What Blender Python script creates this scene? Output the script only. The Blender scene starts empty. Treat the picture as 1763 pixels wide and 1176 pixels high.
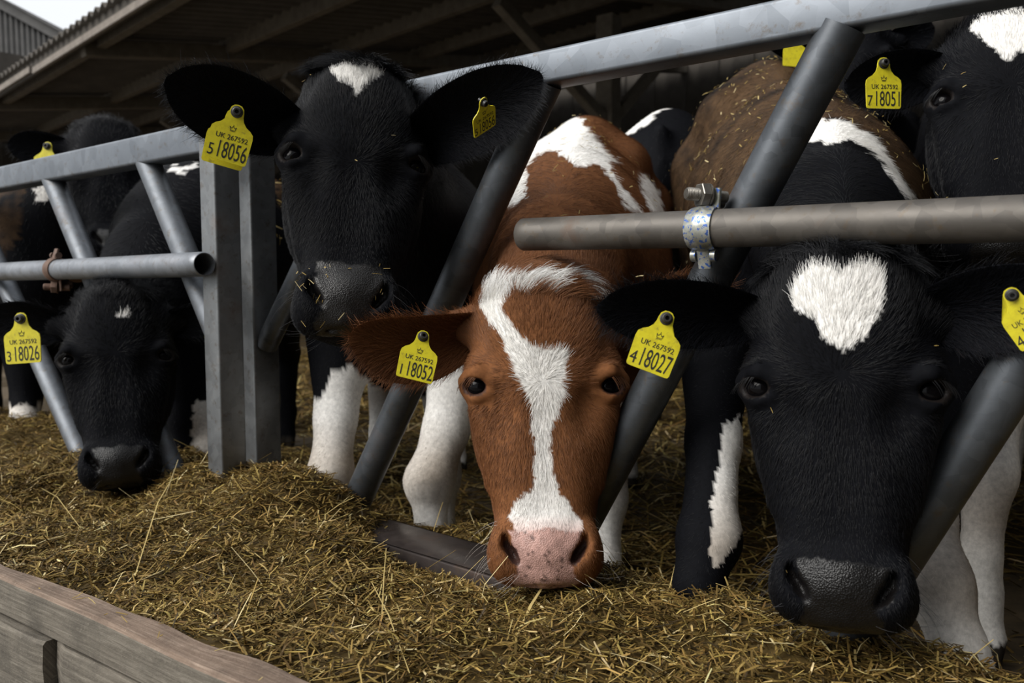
import bpy, bmesh, math, random
import numpy as np
from mathutils import Vector, Matrix

random.seed(7)
RNG = np.random.default_rng(7)
SC = bpy.context.scene
COL = SC.collection

# ------------------------------------------------------------------ camera
FPX, CX, CY = 1400.0, 881.5, 588.0
CAM_Z = 0.65
PITCH = math.atan(108.0 / FPX)
cam_data = bpy.data.cameras.new('camera')
cam_data.sensor_width = 36.0
cam_data.lens = 36.0 * FPX / 1763.0
cam_data.clip_start = 0.02
cam_data.clip_end = 200
cam_data.dof.use_dof = True
cam_data.dof.focus_distance = 1.10
cam_data.dof.aperture_fstop = 6.3
cam = bpy.data.objects.new('camera', cam_data)
COL.objects.link(cam)
cam.location = (0, 0, CAM_Z)
cam.rotation_euler = (math.pi / 2 - PITCH, 0, 0)
SC.camera = cam

# ------------------------------------------------------------------ view, sky, sun
SC.view_settings.view_transform = 'Standard'
SC.view_settings.look = 'None'
SC.view_settings.exposure = 0.30
SC.view_settings.gamma = 1.0
SC.view_settings.use_curve_mapping = False
SC.cycles.max_bounces = 6
SC.cycles.diffuse_bounces = 3
SC.cycles.glossy_bounces = 3
SC.cycles.transmission_bounces = 2
SC.cycles.sample_clamp_indirect = 4.0

world = bpy.data.worlds.new('overcast_sky')
SC.world = world
world.use_nodes = True
wt = world.node_tree
for n in list(wt.nodes):
    wt.nodes.remove(n)
w_out = wt.nodes.new('ShaderNodeOutputWorld')
w_bg = wt.nodes.new('ShaderNodeBackground')
w_tc = wt.nodes.new('ShaderNodeTexCoord')
w_sep = wt.nodes.new('ShaderNodeSeparateXYZ')
w_ramp = wt.nodes.new('ShaderNodeValToRGB')
wt.links.new(w_tc.outputs['Generated'], w_sep.inputs[0])
wt.links.new(w_sep.outputs['Z'], w_ramp.inputs[0])
wt.links.new(w_ramp.outputs[0], w_bg.inputs[0])
wt.links.new(w_bg.outputs[0], w_out.inputs[0])
w_ramp.color_ramp.elements[0].position = 0.0
w_ramp.color_ramp.elements[0].color = (0.82, 0.85, 0.88, 1)
w_ramp.color_ramp.elements[1].position = 1.0
w_ramp.color_ramp.elements[1].color = (1.0, 1.03, 1.08, 1)
w_bg.inputs['Strength'].default_value = 0.9

sun_data = bpy.data.lights.new('veiled_sun', 'SUN')
sun_data.energy = 3.0
sun_data.angle = math.radians(42)
sun_data.color = (1.0, 0.97, 0.92)
sun = bpy.data.objects.new('veiled_sun', sun_data)
COL.objects.link(sun)
SUN_DIR = Vector((-0.68, -0.36, 0.64)).normalized()      # towards the sun
sun.rotation_euler = SUN_DIR.to_track_quat('Z', 'Y').to_euler()

# ------------------------------------------------------------------ helpers: view geometry
A_R = np.array([1.0, 0, 0])
A_F = np.array([0.0, math.cos(PITCH), -math.sin(PITCH)])
A_U = np.array([0.0, math.sin(PITCH), math.cos(PITCH)])
CAM = np.array([0, 0, CAM_Z])

def P(px, py, d):
    """World point seen at (px, py) of the photograph at distance d along the view axis."""
    return CAM + d * (A_F + A_R * ((px - CX) / FPX) - A_U * ((py - CY) / FPX))

def proj(p):
    q = p - CAM
    d = np.maximum(q @ A_F, 1e-4)
    return CX + FPX * (q @ A_R) / d, CY - FPX * (q @ A_U) / d, d

def unit(v):
    v = np.asarray(v, float)
    return v / np.linalg.norm(v)

D_FENCE = unit([(-870 - CX) / FPX, math.cos(PITCH) + 108 / FPX * math.sin(PITCH), 0])   # along the fence, away
M_FENCE = np.array([-D_FENCE[1], D_FENCE[0], 0.0])                                     # out of the pen, to the viewer
if M_FENCE[1] > 0:
    M_FENCE = -M_FENCE
F0 = P(900, 404, 1.30)
FL = P(345, 240, 1.65)
LEFT_SHIFT = float((FL - F0) @ M_FENCE)

def F(px, py, off=0.0):
    """Point of the fence plane (moved off metres to the viewer) seen at (px, py)."""
    r = P(px, py, 1.0) - CAM
    k = ((F0 - CAM) @ M_FENCE + off) / (r @ M_FENCE)
    return CAM + k * r

def st(p):
    q = np.asarray(p)[..., :3] - F0
    return q @ D_FENCE, q @ M_FENCE

# ------------------------------------------------------------------ helpers: objects
def link(o, parent=None):
    COL.objects.link(o)
    if parent is not None:
        o.parent = parent
    return o

def tag(o, label=None, cat=None, group=None, kind=None):
    if label: o['label'] = label
    if cat: o['category'] = cat
    if group: o['group'] = group
    if kind: o['kind'] = kind
    return o

def empty(name, loc=(0, 0, 0)):
    o = bpy.data.objects.new(name, None)
    o.empty_display_size = 0.05
    COL.objects.link(o)
    o.location = Vector(loc)
    return o

def put(o, parent):
    """Parent keeping world-space mesh coordinates (parents are only ever translated)."""
    o.parent = parent
    o.matrix_parent_inverse = Matrix.Translation(-Vector(parent.location))
    return o

def obj_bm(name, bm, mat, parent=None, smooth=True, angle=None):
    me = bpy.data.meshes.new(name)
    bm.normal_update()
    bm.to_mesh(me)
    bm.free()
    me.materials.append(mat)
    if smooth:
        me.polygons.foreach_set('use_smooth', [True] * len(me.polygons))
        if angle is not None:
            me.set_sharp_from_angle(angle=math.radians(angle))
    o = bpy.data.objects.new(name, me)
    COL.objects.link(o)
    if parent is not None:
        put(o, parent)
    return o

def mesh_np(name, v, faces, mats, parent=None, smooth=True, colors=None, extra=None, mat_idx=None):
    """Fast mesh from numpy arrays; faces is an (n,3) or (n,4) int array."""
    me = bpy.data.meshes.new(name)
    k = faces.shape[1]
    me.vertices.add(len(v))
    me.vertices.foreach_set('co', np.ascontiguousarray(v, np.float32).ravel())
    me.loops.add(faces.size)
    me.loops.foreach_set('vertex_index', np.ascontiguousarray(faces, np.int32).ravel())
    me.polygons.add(len(faces))
    me.polygons.foreach_set('loop_start', np.arange(0, faces.size, k, dtype=np.int32))
    me.polygons.foreach_set('loop_total', np.full(len(faces), k, np.int32))
    me.polygons.foreach_set('use_smooth', np.full(len(faces), smooth))
    for m in mats:
        me.materials.append(m)
    if mat_idx is not None:
        me.polygons.foreach_set('material_index', np.ascontiguousarray(mat_idx, np.int32))
    me.update(calc_edges=True)
    if colors is not None:
        a = me.attributes.new('Col', 'FLOAT_COLOR', 'POINT')
        c4 = np.ones((len(v), 4), np.float32)
        c4[:, :3] = colors
        a.data.foreach_set('color', c4.ravel())
    for nm, val in (extra or {}).items():
        a = me.attributes.new(nm, 'FLOAT', 'POINT')
        a.data.foreach_set('value', np.ascontiguousarray(val, np.float32))
    o = bpy.data.objects.new(name, me)
    COL.objects.link(o)
    if parent is not None:
        put(o, parent)
    return o

def frame_of(axis, hint=(0, 0, 1)):
    z = Vector(axis).normalized()
    h = Vector(hint)
    if abs(z.dot(h.normalized())) > 0.98:
        h = Vector((1, 0, 0))
    x = h.cross(z).normalized()
    y = z.cross(x)
    return x, y, z

def add_tube(bm, pts, rad, seg=24, caps=True, inner=None):
    """Tube along a polyline; rad is a number or one per point; inner makes it hollow with open ends."""
    pts = [Vector(p) for p in pts]
    n = len(pts)
    rads = [rad] * n if not hasattr(rad, '__len__') else list(rad)
    rings = []
    hint = Vector((0, 0, 1))
    for i in range(n):
        t = (pts[min(i + 1, n - 1)] - pts[max(i - 1, 0)])
        x, y, z = frame_of(t, hint)
        rings.append([bm.verts.new(pts[i] + (x * math.cos(a) + y * math.sin(a)) * rads[i]) for a in (2 * math.pi * j / seg for j in range(seg))])
    def bridge(r0, r1, flip=False):
        for j in range(seg):
            q = [r0[j], r0[(j + 1) % seg], r1[(j + 1) % seg], r1[j]]
            bm.faces.new(q[::-1] if flip else q)
    for i in range(n - 1):
        bridge(rings[i], rings[i + 1])
    if inner:
        inn = []
        for i in (0, n - 1):
            t = pts[min(i + 1, n - 1)] - pts[max(i - 1, 0)]
            x, y, z = frame_of(t, hint)
            inn.append([bm.verts.new(pts[i] + (x * math.cos(a) + y * math.sin(a)) * inner) for a in (2 * math.pi * j / seg for j in range(seg))])
        bridge(inn[0], rings[0]); bridge(rings[-1], inn[1]); bridge(inn[1], inn[0])
    elif caps:
        bm.faces.new(rings[0][::-1])
        bm.faces.new(rings[-1])
    return rings

def add_box(bm, a, b, wx, wy, hint=(0, 0, 1), bevel=0.0, seg=3):
    """Box-section bar from a to b: wx across (hint x axis), wy along the hint."""
    a, b = Vector(a), Vector(b)
    x, y, z = frame_of(b - a, hint)
    prof = []
    if bevel > 0:
        for cx, cy, a0 in ((1, 1, 0), (-1, 1, 90), (-1, -1, 180), (1, -1, 270)):
            for k in range(seg + 1):
                an = math.radians(a0 + 90 * k / seg)
                prof.append((cx * (wx / 2 - bevel) + bevel * math.cos(an), cy * (wy / 2 - bevel) + bevel * math.sin(an)))
    else:
        prof = [(wx / 2, wy / 2), (-wx / 2, wy / 2), (-wx / 2, -wy / 2), (wx / 2, -wy / 2)]
    r = [[bm.verts.new(p + x * u + y * v) for u, v in prof] for p in (a, b)]
    n = len(prof)
    for j in range(n):
        bm.faces.new([r[0][j], r[0][(j + 1) % n], r[1][(j + 1) % n], r[1][j]])
    bm.faces.new(r[0][::-1]); bm.faces.new(r[1])

_W = RNG.normal(size=(3, 24)); _PH = RNG.uniform(0, 6.28, 24)
def wob(p, scale, n=8, seed=0):
    """Smooth pseudo-noise in about -1..1 at world points p."""
    w = np.roll(_W, seed * 5, axis=1)[:, :n] / scale * 2.2
    return np.sin(np.asarray(p) @ w + np.roll(_PH, seed * 3)[:n]).sum(-1) / math.sqrt(n) * 0.9

# ------------------------------------------------------------------ materials
def new_mat(name):
    m = bpy.data.materials.new(name)
    m.use_nodes = True
    nt = m.node_tree
    bs = nt.nodes['Principled BSDF']
    return m, nt, bs

def N(nt, kind, **kw):
    n = nt.nodes.new(kind)
    for k, v in kw.items():
        if k in n.inputs:
            n.inputs[k].default_value = v
        else:
            setattr(n, k, v)
    return n

def ramp(nt, src, stops):
    r = nt.nodes.new('ShaderNodeValToRGB')
    while len(r.color_ramp.elements) < len(stops):
        r.color_ramp.elements.new(0.5)
    for e, (p, c) in zip(r.color_ramp.elements, stops):
        e.position = p
        e.color = (*c, 1) if len(c) == 3 else c
    nt.links.new(src, r.inputs[0])
    return r.outputs[0]

def mixc(nt, fac, a, b, mode='MIX'):
    m = nt.nodes.new('ShaderNodeMix')
    m.data_type = 'RGBA'
    m.blend_type = mode
    for s, v in ((m.inputs[0], fac), (m.inputs[6], a), (m.inputs[7], b)):
        if hasattr(v, 'is_linked') or hasattr(v, 'links'):
            nt.links.new(v, s)
        else:
            s.default_value = v if not isinstance(v, tuple) else (*v, 1)
    return m.outputs[2]

def bump(nt, bs, h, strength=0.3, dist=0.002):
    b = nt.nodes.new('ShaderNodeBump')
    b.inputs['Strength'].default_value = strength
    b.inputs['Distance'].default_value = dist
    nt.links.new(h, b.inputs['Height'])
    nt.links.new(b.outputs[0], bs.inputs['Normal'])

def mat_galv(name, c0, c1, rust=0.0, dirt=0.3, metal=0.75, rough=(0.38, 0.6), spangle=60):
    m, nt, bs = new_mat(name)
    tc = N(nt, 'ShaderNodeTexCoord')
    vo = N(nt, 'ShaderNodeTexVoronoi', Scale=spangle)
    nz = N(nt, 'ShaderNodeTexNoise', Scale=9.0, Detail=8.0, Roughness=0.65)
    n2 = N(nt, 'ShaderNodeTexNoise', Scale=55.0, Detail=6.0, Roughness=0.7)
    for t in (vo, nz, n2):
        nt.links.new(tc.outputs['Object'], t.inputs['Vector'])
    sp = ramp(nt, vo.outputs['Color'], [(0.0, c0), (1.0, c1)])
    cl = mixc(nt, 0.5, sp, ramp(nt, nz.outputs[0], [(0.3, c0), (0.7, c1)]))
    dm = ramp(nt, n2.outputs[0], [(0.56, (0, 0, 0)), (0.70, (dirt,) * 3)])
    cl = mixc(nt, dm, cl, (0.10, 0.075, 0.05))
    if rust:
        rm = ramp(nt, nz.outputs[0], [(0.58, (0, 0, 0)), (0.72, (rust,) * 3)])
        cl = mixc(nt, rm, cl, (0.12, 0.055, 0.025))
    nt.links.new(cl, bs.inputs['Base Color'])
    bs.inputs['Metallic'].default_value = metal
    nt.links.new(ramp(nt, nz.outputs[0], [(0.3, (rough[0],) * 3), (0.7, (rough[1],) * 3)]), bs.inputs['Roughness'])
    bump(nt, bs, n2.outputs[0], 0.12, 0.001)
    return m

M_RAIL = mat_galv('galvanised_rail', (0.115, 0.128, 0.145), (0.215, 0.235, 0.262), dirt=0.6, spangle=34)
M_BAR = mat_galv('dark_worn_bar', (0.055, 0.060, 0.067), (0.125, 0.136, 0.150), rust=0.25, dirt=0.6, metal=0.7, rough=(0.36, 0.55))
M_BAR_L = mat_galv('galvanised_bar', (0.10, 0.108, 0.12), (0.19, 0.205, 0.225), rust=0.25, dirt=0.6, rough=(0.45, 0.65))
M_POST = mat_galv('galvanised_post', (0.13, 0.135, 0.14), (0.24, 0.25, 0.255), rust=0.45, dirt=0.7)
M_TUBE = mat_galv('weathered_tube', (0.060, 0.054, 0.048), (0.15, 0.135, 0.118), rust=0.5, dirt=0.85, metal=0.45, rough=(0.42, 0.65))
M_TUBE_L = mat_galv('clean_tube', (0.15, 0.16, 0.175), (0.27, 0.285, 0.31), rust=0.2, dirt=0.5, metal=0.65)
M_RUST = mat_galv('rusty_steel', (0.09, 0.055, 0.04), (0.17, 0.10, 0.07), rust=0.8, dirt=0.6, metal=0.3, rough=(0.6, 0.8))
M_CHANNEL = mat_galv('worn_channel', (0.035, 0.028, 0.026), (0.075, 0.060, 0.055), rust=0.5, dirt=0.5, metal=0.35, rough=(0.22, 0.5))
M_BOLT = mat_galv('bolt_steel', (0.16, 0.15, 0.13), (0.30, 0.28, 0.25), rust=0.4, dirt=0.6, metal=0.8, rough=(0.3, 0.5))
# ================================================================== THE SETTING
def mat_wood(name, c0, c1, c2):
    m, nt, bs = new_mat(name)
    tc = N(nt, 'ShaderNodeTexCoord')
    mp = N(nt, 'ShaderNodeMapping')
    mp.inputs['Scale'].default_value = (3.0, 60.0, 60.0)
    nt.links.new(tc.outputs['UV'], mp.inputs['Vector'])
    g = N(nt, 'ShaderNodeTexNoise', Scale=3.0, Detail=10.0, Roughness=0.7, Distortion=0.6)
    nt.links.new(mp.outputs[0], g.inputs['Vector'])
    b = N(nt, 'ShaderNodeTexNoise', Scale=14.0, Detail=8.0, Roughness=0.7)
    nt.links.new(tc.outputs['Object'], b.inputs['Vector'])
    f = N(nt, 'ShaderNodeTexNoise', Scale=220.0, Detail=4.0, Roughness=0.8)
    nt.links.new(tc.outputs['Object'], f.inputs['Vector'])
    cl = ramp(nt, g.outputs[0], [(0.30, c0), (0.52, c1), (0.72, c2)])
    cl = mixc(nt, ramp(nt, b.outputs[0], [(0.42, (0, 0, 0)), (0.66, (0.6,) * 3)]), cl, tuple(x * 0.45 for x in c0))
    cl = mixc(nt, ramp(nt, f.outputs[0], [(0.58, (0, 0, 0)), (0.7, (0.5,) * 3)]), cl, c2)
    nt.links.new(cl, bs.inputs['Base Color'])
    bs.inputs['Roughness'].default_value = 0.85
    mx = nt.nodes.new('ShaderNodeMath'); mx.operation = 'ADD'
    nt.links.new(g.outputs[0], mx.inputs[0]); nt.links.new(f.outputs[0], mx.inputs[1])
    bump(nt, bs, mx.outputs[0], 0.5, 0.003)
    return m

M_WOOD = mat_wood('weathered_board', (0.070, 0.058, 0.043), (0.150, 0.130, 0.102), (0.27, 0.24, 0.195))
M_WOOD_TOP = mat_wood('fresh_cut_edge', (0.105, 0.066, 0.044), (0.205, 0.145, 0.105), (0.36, 0.275, 0.21))

def mat_plain(name, c0, c1, scale=6.0, rough=0.9, bmp=0.3):
    m, nt, bs = new_mat(name)
    tc = N(nt, 'ShaderNodeTexCoord')
    nz = N(nt, 'ShaderNodeTexNoise', Scale=scale, Detail=9.0, Roughness=0.68)
    nt.links.new(tc.outputs['Object'], nz.inputs['Vector'])
    nt.links.new(ramp(nt, nz.outputs[0], [(0.32, c0), (0.68, c1)]), bs.inputs['Base Color'])
    bs.inputs['Roughness'].default_value = rough
    if bmp: bump(nt, bs, nz.outputs[0], bmp, 0.01)
    return m

M_FLOOR = mat_plain('trodden_bedding', (0.035, 0.024, 0.012), (0.11, 0.075, 0.035), 18.0)
M_YARD = mat_plain('yard_concrete', (0.16, 0.15, 0.13), (0.26, 0.25, 0.23), 3.0)
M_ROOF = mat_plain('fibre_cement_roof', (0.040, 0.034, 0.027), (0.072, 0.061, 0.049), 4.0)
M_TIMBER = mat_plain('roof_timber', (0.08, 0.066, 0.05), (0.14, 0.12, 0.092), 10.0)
M_FASCIA = mat_plain('eaves_timber', (0.13, 0.11, 0.092), (0.22, 0.19, 0.16), 12.0)
M_CLAD = mat_plain('grey_cladding', (0.075, 0.072, 0.069), (0.115, 0.111, 0.106), 3.0)
M_BWALL = mat_plain('barn_boarding', (0.030, 0.025, 0.020), (0.055, 0.047, 0.038), 5.0)

# ---- ground: straw-bedded pen, concrete passage
def quad(name, pts, mat, kind='structure', n=1):
    bm = bmesh.new()
    bm.faces.new([bm.verts.new(Vector(p)) for p in pts])
    o = obj_bm(name, bm, mat, smooth=False)
    if kind: o['kind'] = kind
    return o

def FS(s, t, z=0.0):
    p = F0 + D_FENCE * s + M_FENCE * t
    return np.array([p[0], p[1], z])

def slab(name, s0, s1, t0, t1, z0, z1, mat):
    bm = bmesh.new()
    vs = [bm.verts.new(Vector(FS(s, t, z))) for z in (z0, z1) for s, t in ((s0, t0), (s1, t0), (s1, t1), (s0, t1))]
    for q in ((3, 2, 1, 0), (4, 5, 6, 7), (0, 1, 5, 4), (1, 2, 6, 5), (2, 3, 7, 6), (3, 0, 4, 7)):
        bm.faces.new([vs[i] for i in q])
    bmesh.ops.recalc_face_normals(bm, faces=bm.faces)
    o = obj_bm(name, bm, mat, smooth=False)
    o['kind'] = 'structure'
    return o

slab('floor', -8, 16, -14, 0.55, -0.12, 0.0, M_FLOOR)
slab('ground', -8, 16, 0.55, 14, -0.12, -0.005, M_YARD)

# ---- open-fronted cattle shed behind the pen: eaves parallel to the feed fence
H_EAVE = 1.95
EA = P(265, 0, 1.0) - CAM; EA = CAM + EA * (H_EAVE / EA[2])
EB = P(0, 165, 1.0) - CAM; EB = CAM + EB * (H_EAVE / EB[2])
E_DIR = unit(EB - EA); E_DIR[2] = 0; E_DIR = unit(E_DIR)
E_IN = np.array([E_DIR[1], -E_DIR[0], 0.0])
if E_IN[1] < 0: E_IN = -E_IN
SLOPE = math.tan(math.radians(9))

def RP(u, v, dz=0.0):
    """Roof point: u along the eaves from the corner (away is positive), v in from the eaves."""
    return EA + E_DIR * u + E_IN * v + np.array([0, 0, v * SLOPE + dz])

def corrugated(name, origin, du, dv, nu, pitch, amp, nrm, nv, mat, parent=None, thick=0.012):
    k = 8
    us = np.arange(0, nu * k + 1) * (pitch / k)
    off = amp * np.sin(us / pitch * 2 * math.pi)
    vs = []
    for side in (0, 1):
        for j in range(2):
            vs.append(origin + us[:, None] * du + j * nv * dv + (off[:, None] + side * thick) * nrm)
    v = np.concatenate(vs)
    n = len(us)
    i = np.arange(n - 1)
    f = [np.stack([i, i + 1, n + i + 1, n + i], 1), np.stack([2 * n + i, 3 * n + i, 3 * n + i + 1, 2 * n + i + 1], 1),
         np.stack([i, 2 * n + i, 2 * n + i + 1, i + 1], 1), np.stack([n + i, n + i + 1, 3 * n + i + 1, 3 * n + i], 1)]
    o = mesh_np(name, v, np.concatenate(f), [mat], parent=parent)
    return o

U0, U1, VD = -14.0, 9.0, 9.0
roof = corrugated('ceiling', RP(U0, -0.10, 0.115), E_DIR, unit(RP(0, 1) - RP(0, 0)), int((U1 - U0) / 0.15), 0.15, 0.025,
                  np.array([0, 0, 1.0]), VD, M_ROOF)
roof['kind'] = 'structure'
for k in range(8):
    bm = bmesh.new()
    v = 0.15 + k * 1.15
    add_box(bm, RP(U0, v, 0.05), RP(U1, v, 0.05), 0.075, 0.15, bevel=0.004, seg=1)
    obj_bm('purlin', bm, M_TIMBER, roof, smooth=False)
for k in range(7):
    bm = bmesh.new()
    u = U1 - 1.2 - k * 3.1
    add_box(bm, RP(u, 0.02, -0.02), RP(u, VD, -0.02), 0.12, 0.13, bevel=0.006, seg=1)
    obj_bm('rafter', bm, M_TIMBER, roof, smooth=False)
    bm = bmesh.new()
    b0 = RP(u, 3.2, -0.25); b1 = b0.copy(); b1[2] = 0
    add_box(bm, b1, b0, 0.16, 0.16, hint=(0.6, 0.8, 0), bevel=0.006, seg=1)
    add_box(bm, b0 + [0, 0, -0.9], RP(u, 1.9, -0.22), 0.09, 0.09, bevel=0.006, seg=1)
    add_box(bm, b0 + [0, 0, -0.9], RP(u, 4.5, -0.22), 0.09, 0.09, bevel=0.006, seg=1)
    obj_bm('stanchion', bm, M_TIMBER, roof, smooth=False)
bm = bmesh.new()
add_box(bm, RP(U0, -0.03, 0.035), RP(U1, -0.03, 0.035), 0.04, 0.13, bevel=0.004, seg=1)
o = obj_bm('trim_1', bm, M_ROOF, smooth=False); o['kind'] = 'structure'
ug = float((P(88, 125, 1.0) - CAM)[2]); q = P(88, 125, 1.0) - CAM; q = CAM + q * (H_EAVE / q[2]); ug = float((q - EA) @ E_DIR)
for a_, b_ in ((U0, ug - 0.05), (ug + 0.05, U1)):
    bm = bmesh.new()
    add_box(bm, RP(a_, -0.065, -0.01 + (0.03 if a_ > 0 else 0)), RP(b_, -0.065, -0.01 + (0.03 if a_ > 0 else 0)), 0.03, 0.060, bevel=0.004, seg=1)
    obj_bm('eaves_batten', bm, M_FASCIA, o, smooth=False)
# back wall of the shed, boarded
wb = empty('wall_back', RP(0, VD, 0)); wb['kind'] = 'structure'
wb.location.z = 0
nb = int((U1 - U0) / 0.30)
bm0 = bmesh.new()
add_box(bm0, (0, 0, 0), (0, 0, RP(0, VD)[2] + 0.4), 0.35, 0.03, hint=tuple(E_IN), bevel=0.004, seg=1)
me0 = bpy.data.meshes.new('board'); bm0.normal_update(); bm0.to_mesh(me0); bm0.free(); me0.materials.append(M_BWALL)
for k in range(nb):
    o = bpy.data.objects.new('board', me0)
    COL.objects.link(o); o.parent = wb
    w = RP(U0 + (k + 0.5) * 0.30, VD + (0.028 if k % 2 else 0), 0); w[2] = 0
    o.location = Vector(w) - wb.location
# end walls of the shed, and an unseen boarded wall added to darken the right side
def boarded_wall(name, p0, p1, h, nrm, mat, wboard=0.30):
    e = empty(name, (p0[0], p0[1], 0)); e['kind'] = 'structure'
    L = float(np.linalg.norm((p1 - p0)[:2])); d = unit([p1[0] - p0[0], p1[1] - p0[1], 0])
    b = bmesh.new(); add_box(b, (0, 0, 0), (0, 0, h), wboard * 1.15, 0.03, hint=tuple(nrm), bevel=0.004, seg=1)
    m = bpy.data.meshes.new('board'); b.normal_update(); b.to_mesh(m); b.free(); m.materials.append(mat)
    for k in range(int(L / wboard) + 1):
        o = bpy.data.objects.new('board', m); COL.objects.link(o); o.parent = e
        o.location = Vector(d * (k + 0.5) * wboard + np.asarray(nrm) * (0.028 if k % 2 else 0))
    return e
boarded_wall('wall_end', RP(U1, -0.1), RP(U1, VD), 4.2, E_DIR, M_BWALL)
boarded_wall('shade_wall_right', FS(-1.75, -5.0), FS(-1.75, 5.5), 3.6, -D_FENCE, M_BWALL)

# ---- neighbouring grey-clad building beyond the eaves
nbd = empty('farm_building', (0, 0, 0))
g0, g1 = P(-60, -28, 16.0), P(150, 88, 16.0)
nbd.location = Vector((g0[0], g0[1], 0))
gw = unit([g1[0] - g0[0], g1[1] - g0[1], 0])
ncor, pit = 30, 0.0
L = float(np.linalg.norm((g1 - g0)[:2]))
pit = L / 22
us = np.linspace(0, L, 22 * 8 + 1)
nrm = np.array([gw[1], -gw[0], 0])
if nrm[1] > 0: nrm = -nrm
topz = g0[2] + (g1[2] - g0[2]) * us / L
prof = 0.03 * np.clip(1.6 * np.sin(us / pit * 2 * math.pi), -1, 1)
base = np.stack([g0[0] + gw[0] * us, g0[1] + gw[1] * us, us * 0], 1)
rows = []
for side in (0, -0.04):
    for z in (np.zeros_like(us), topz):
        q = base + (prof + side)[:, None] * nrm
        q[:, 2] = z
        rows.append(q)
n = len(us); i = np.arange(n - 1)
f = [np.stack([i, i + 1, n + i + 1, n + i], 1), np.stack([2 * n + i, 3 * n + i, 3 * n + i + 1, 2 * n + i + 1], 1), np.stack([n + i, n + i + 1, 3 * n + i + 1, 3 * n + i], 1)]
mesh_np('cladding', np.concatenate(rows), np.concatenate(f), [M_CLAD], parent=nbd, smooth=True)
bm = bmesh.new()
add_box(bm, g0 + nrm * 0.06 + [0, 0, 0.0], g1 + nrm * 0.06, 0.06, 0.20, bevel=0.01, seg=1)
obj_bm('barge_board', bm, M_CLAD, nbd, smooth=False)
bm = bmesh.new()
rv = [g0 + [0, 0, 0.1], g1 + [0, 0, 0.1]]
bk = -nrm * 12
vs = [bm.verts.new(Vector(p)) for p in (rv[0] + nrm * .2, rv[1] + nrm * .2, rv[1] + bk, rv[0] + bk)]
fc = bm.faces.new(vs)
bmesh.ops.solidify(bm, geom=[fc], thickness=0.06)
obj_bm('roof_sheet', bm, M_CLAD, nbd, smooth=False)
tag(nbd, 'grey corrugated farm building with a sloping roof line against the white sky', 'building')

# ================================================================== SILAGE, BEDDING, BOARDS
def smooth01(x):
    x = np.clip(x, 0, 1); return x * x * (3 - 2 * x)

def bumpf(s, t, s0, t0, rs, rt, h):
    return h * np.exp(-(((s - s0) / rs) ** 2 + ((t - t0) / rt) ** 2))

S_POST = float(st(F(440, 800))[0])
T_LIP = 0.0
def heap_z(s, t):
    """Top of the silage: s along the fence (away), t out from it towards the boards."""
    s = np.asarray(s, float); t = np.asarray(t, float)
    p = np.stack([s, t, 0 * s], -1)
    z = 0.195 + 0.017 * wob(p, 0.45, 6, 1) + 0.014 * wob(p, 0.16, 8, 2) + 0.005 * wob(p, 0.06, 8, 4)
    z = z + bumpf(s, t, S_POST - 0.03, 0.09, 0.24, 0.12, 0.075)
    z = z + bumpf(s, t, S_POST - 0.42, 0.20, 0.28, 0.15, 0.040)
    z = z + bumpf(s, t, -0.42, 0.13, 0.22, 0.14, 0.045)
    z = z + bumpf(s, t, S_POST + 0.95, 0.10, 0.5, 0.2, 0.035)
    z = z - bumpf(s, t, 0.14, 0.0, 0.20, 0.13, 0.085)
    z = z - bumpf(s, t, 0.36, -0.10, 0.12, 0.10, 0.05)
    z = z + bumpf(s, t, 0.46, 0.07, 0.12, 0.09, 0.055)
    z = z - bumpf(s, t, S_POST + 0.15, 0.42, 0.3, 0.12, 0.03)
    edge = smooth01((t + 0.34 + 0.05 * wob(p, 0.3, 6, 3)) / 0.30)
    return z * edge - 0.02 * (1 - edge)

def grid_mesh(s0, s1, t0, t1, ds, zf):
    ss = np.arange(s0, s1, ds); tt = np.arange(t0, t1 + 1e-6, ds)
    S, T = np.meshgrid(ss, tt, indexing='ij')
    Z = zf(S, T)
    v = F0[None, None] + S[..., None] * D_FENCE + T[..., None] * M_FENCE
    v[..., 2] = Z
    a, b = len(ss), len(tt)
    idx = np.arange(a * b).reshape(a, b)
    f = np.stack([idx[:-1, :-1], idx[1:, :-1], idx[1:, 1:], idx[:-1, 1:]], -1).reshape(-1, 4)
    return v.reshape(-1, 3), f

def straws(root, length, width, direc, up, bend, rng, flat=0.55):
    """Bent three-sided straws as arrays: vertices and quad faces."""
    n = len(root)
    d = direc / np.linalg.norm(direc, axis=1)[:, None]
    side = np.cross(d, up); side /= np.maximum(np.linalg.norm(side, axis=1), 1e-6)[:, None]
    nu = np.cross(side, d)
    rings = []
    for k, q in enumerate((-0.5, 0.0, 0.5)):
        c = root + d * (q * length)[:, None] + nu * ((bend * length) * (1 - (2 * q) ** 2))[:, None]
        w = width * (0.75 if k != 1 else 1.0) * 0.5
        for j in range(3):
            a = 2 * math.pi * j / 3 + 0.5
            rings.append(c + side * (math.cos(a) * w)[:, None] + nu * (math.sin(a) * w * flat)[:, None])
    v = np.stack(rings, 1).reshape(-1, 3)
    base = (np.arange(n) * 9)[:, None]
    qs = []
    for k in (0, 1):
        for j in range(3):
            j2 = (j + 1) % 3
            qs.append([k * 3 + j, k * 3 + j2, k * 3 + 3 + j2, k * 3 + 3 + j])
    f = (base[:, :, None] + np.array(qs)[None]).reshape(-1, 4)
    return v, f

def mat_straw(name):
    m, nt, bs = new_mat(name)
    at = N(nt, 'ShaderNodeAttribute'); at.attribute_name = 'Col'
    nt.links.new(at.outputs['Color'], bs.inputs['Base Color'])
    bs.inputs['Roughness'].default_value = 0.62
    bs.inputs['Specular IOR Level'].default_value = 0.20
    return m
M_STRAW = mat_straw('chopped_straw')

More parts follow.
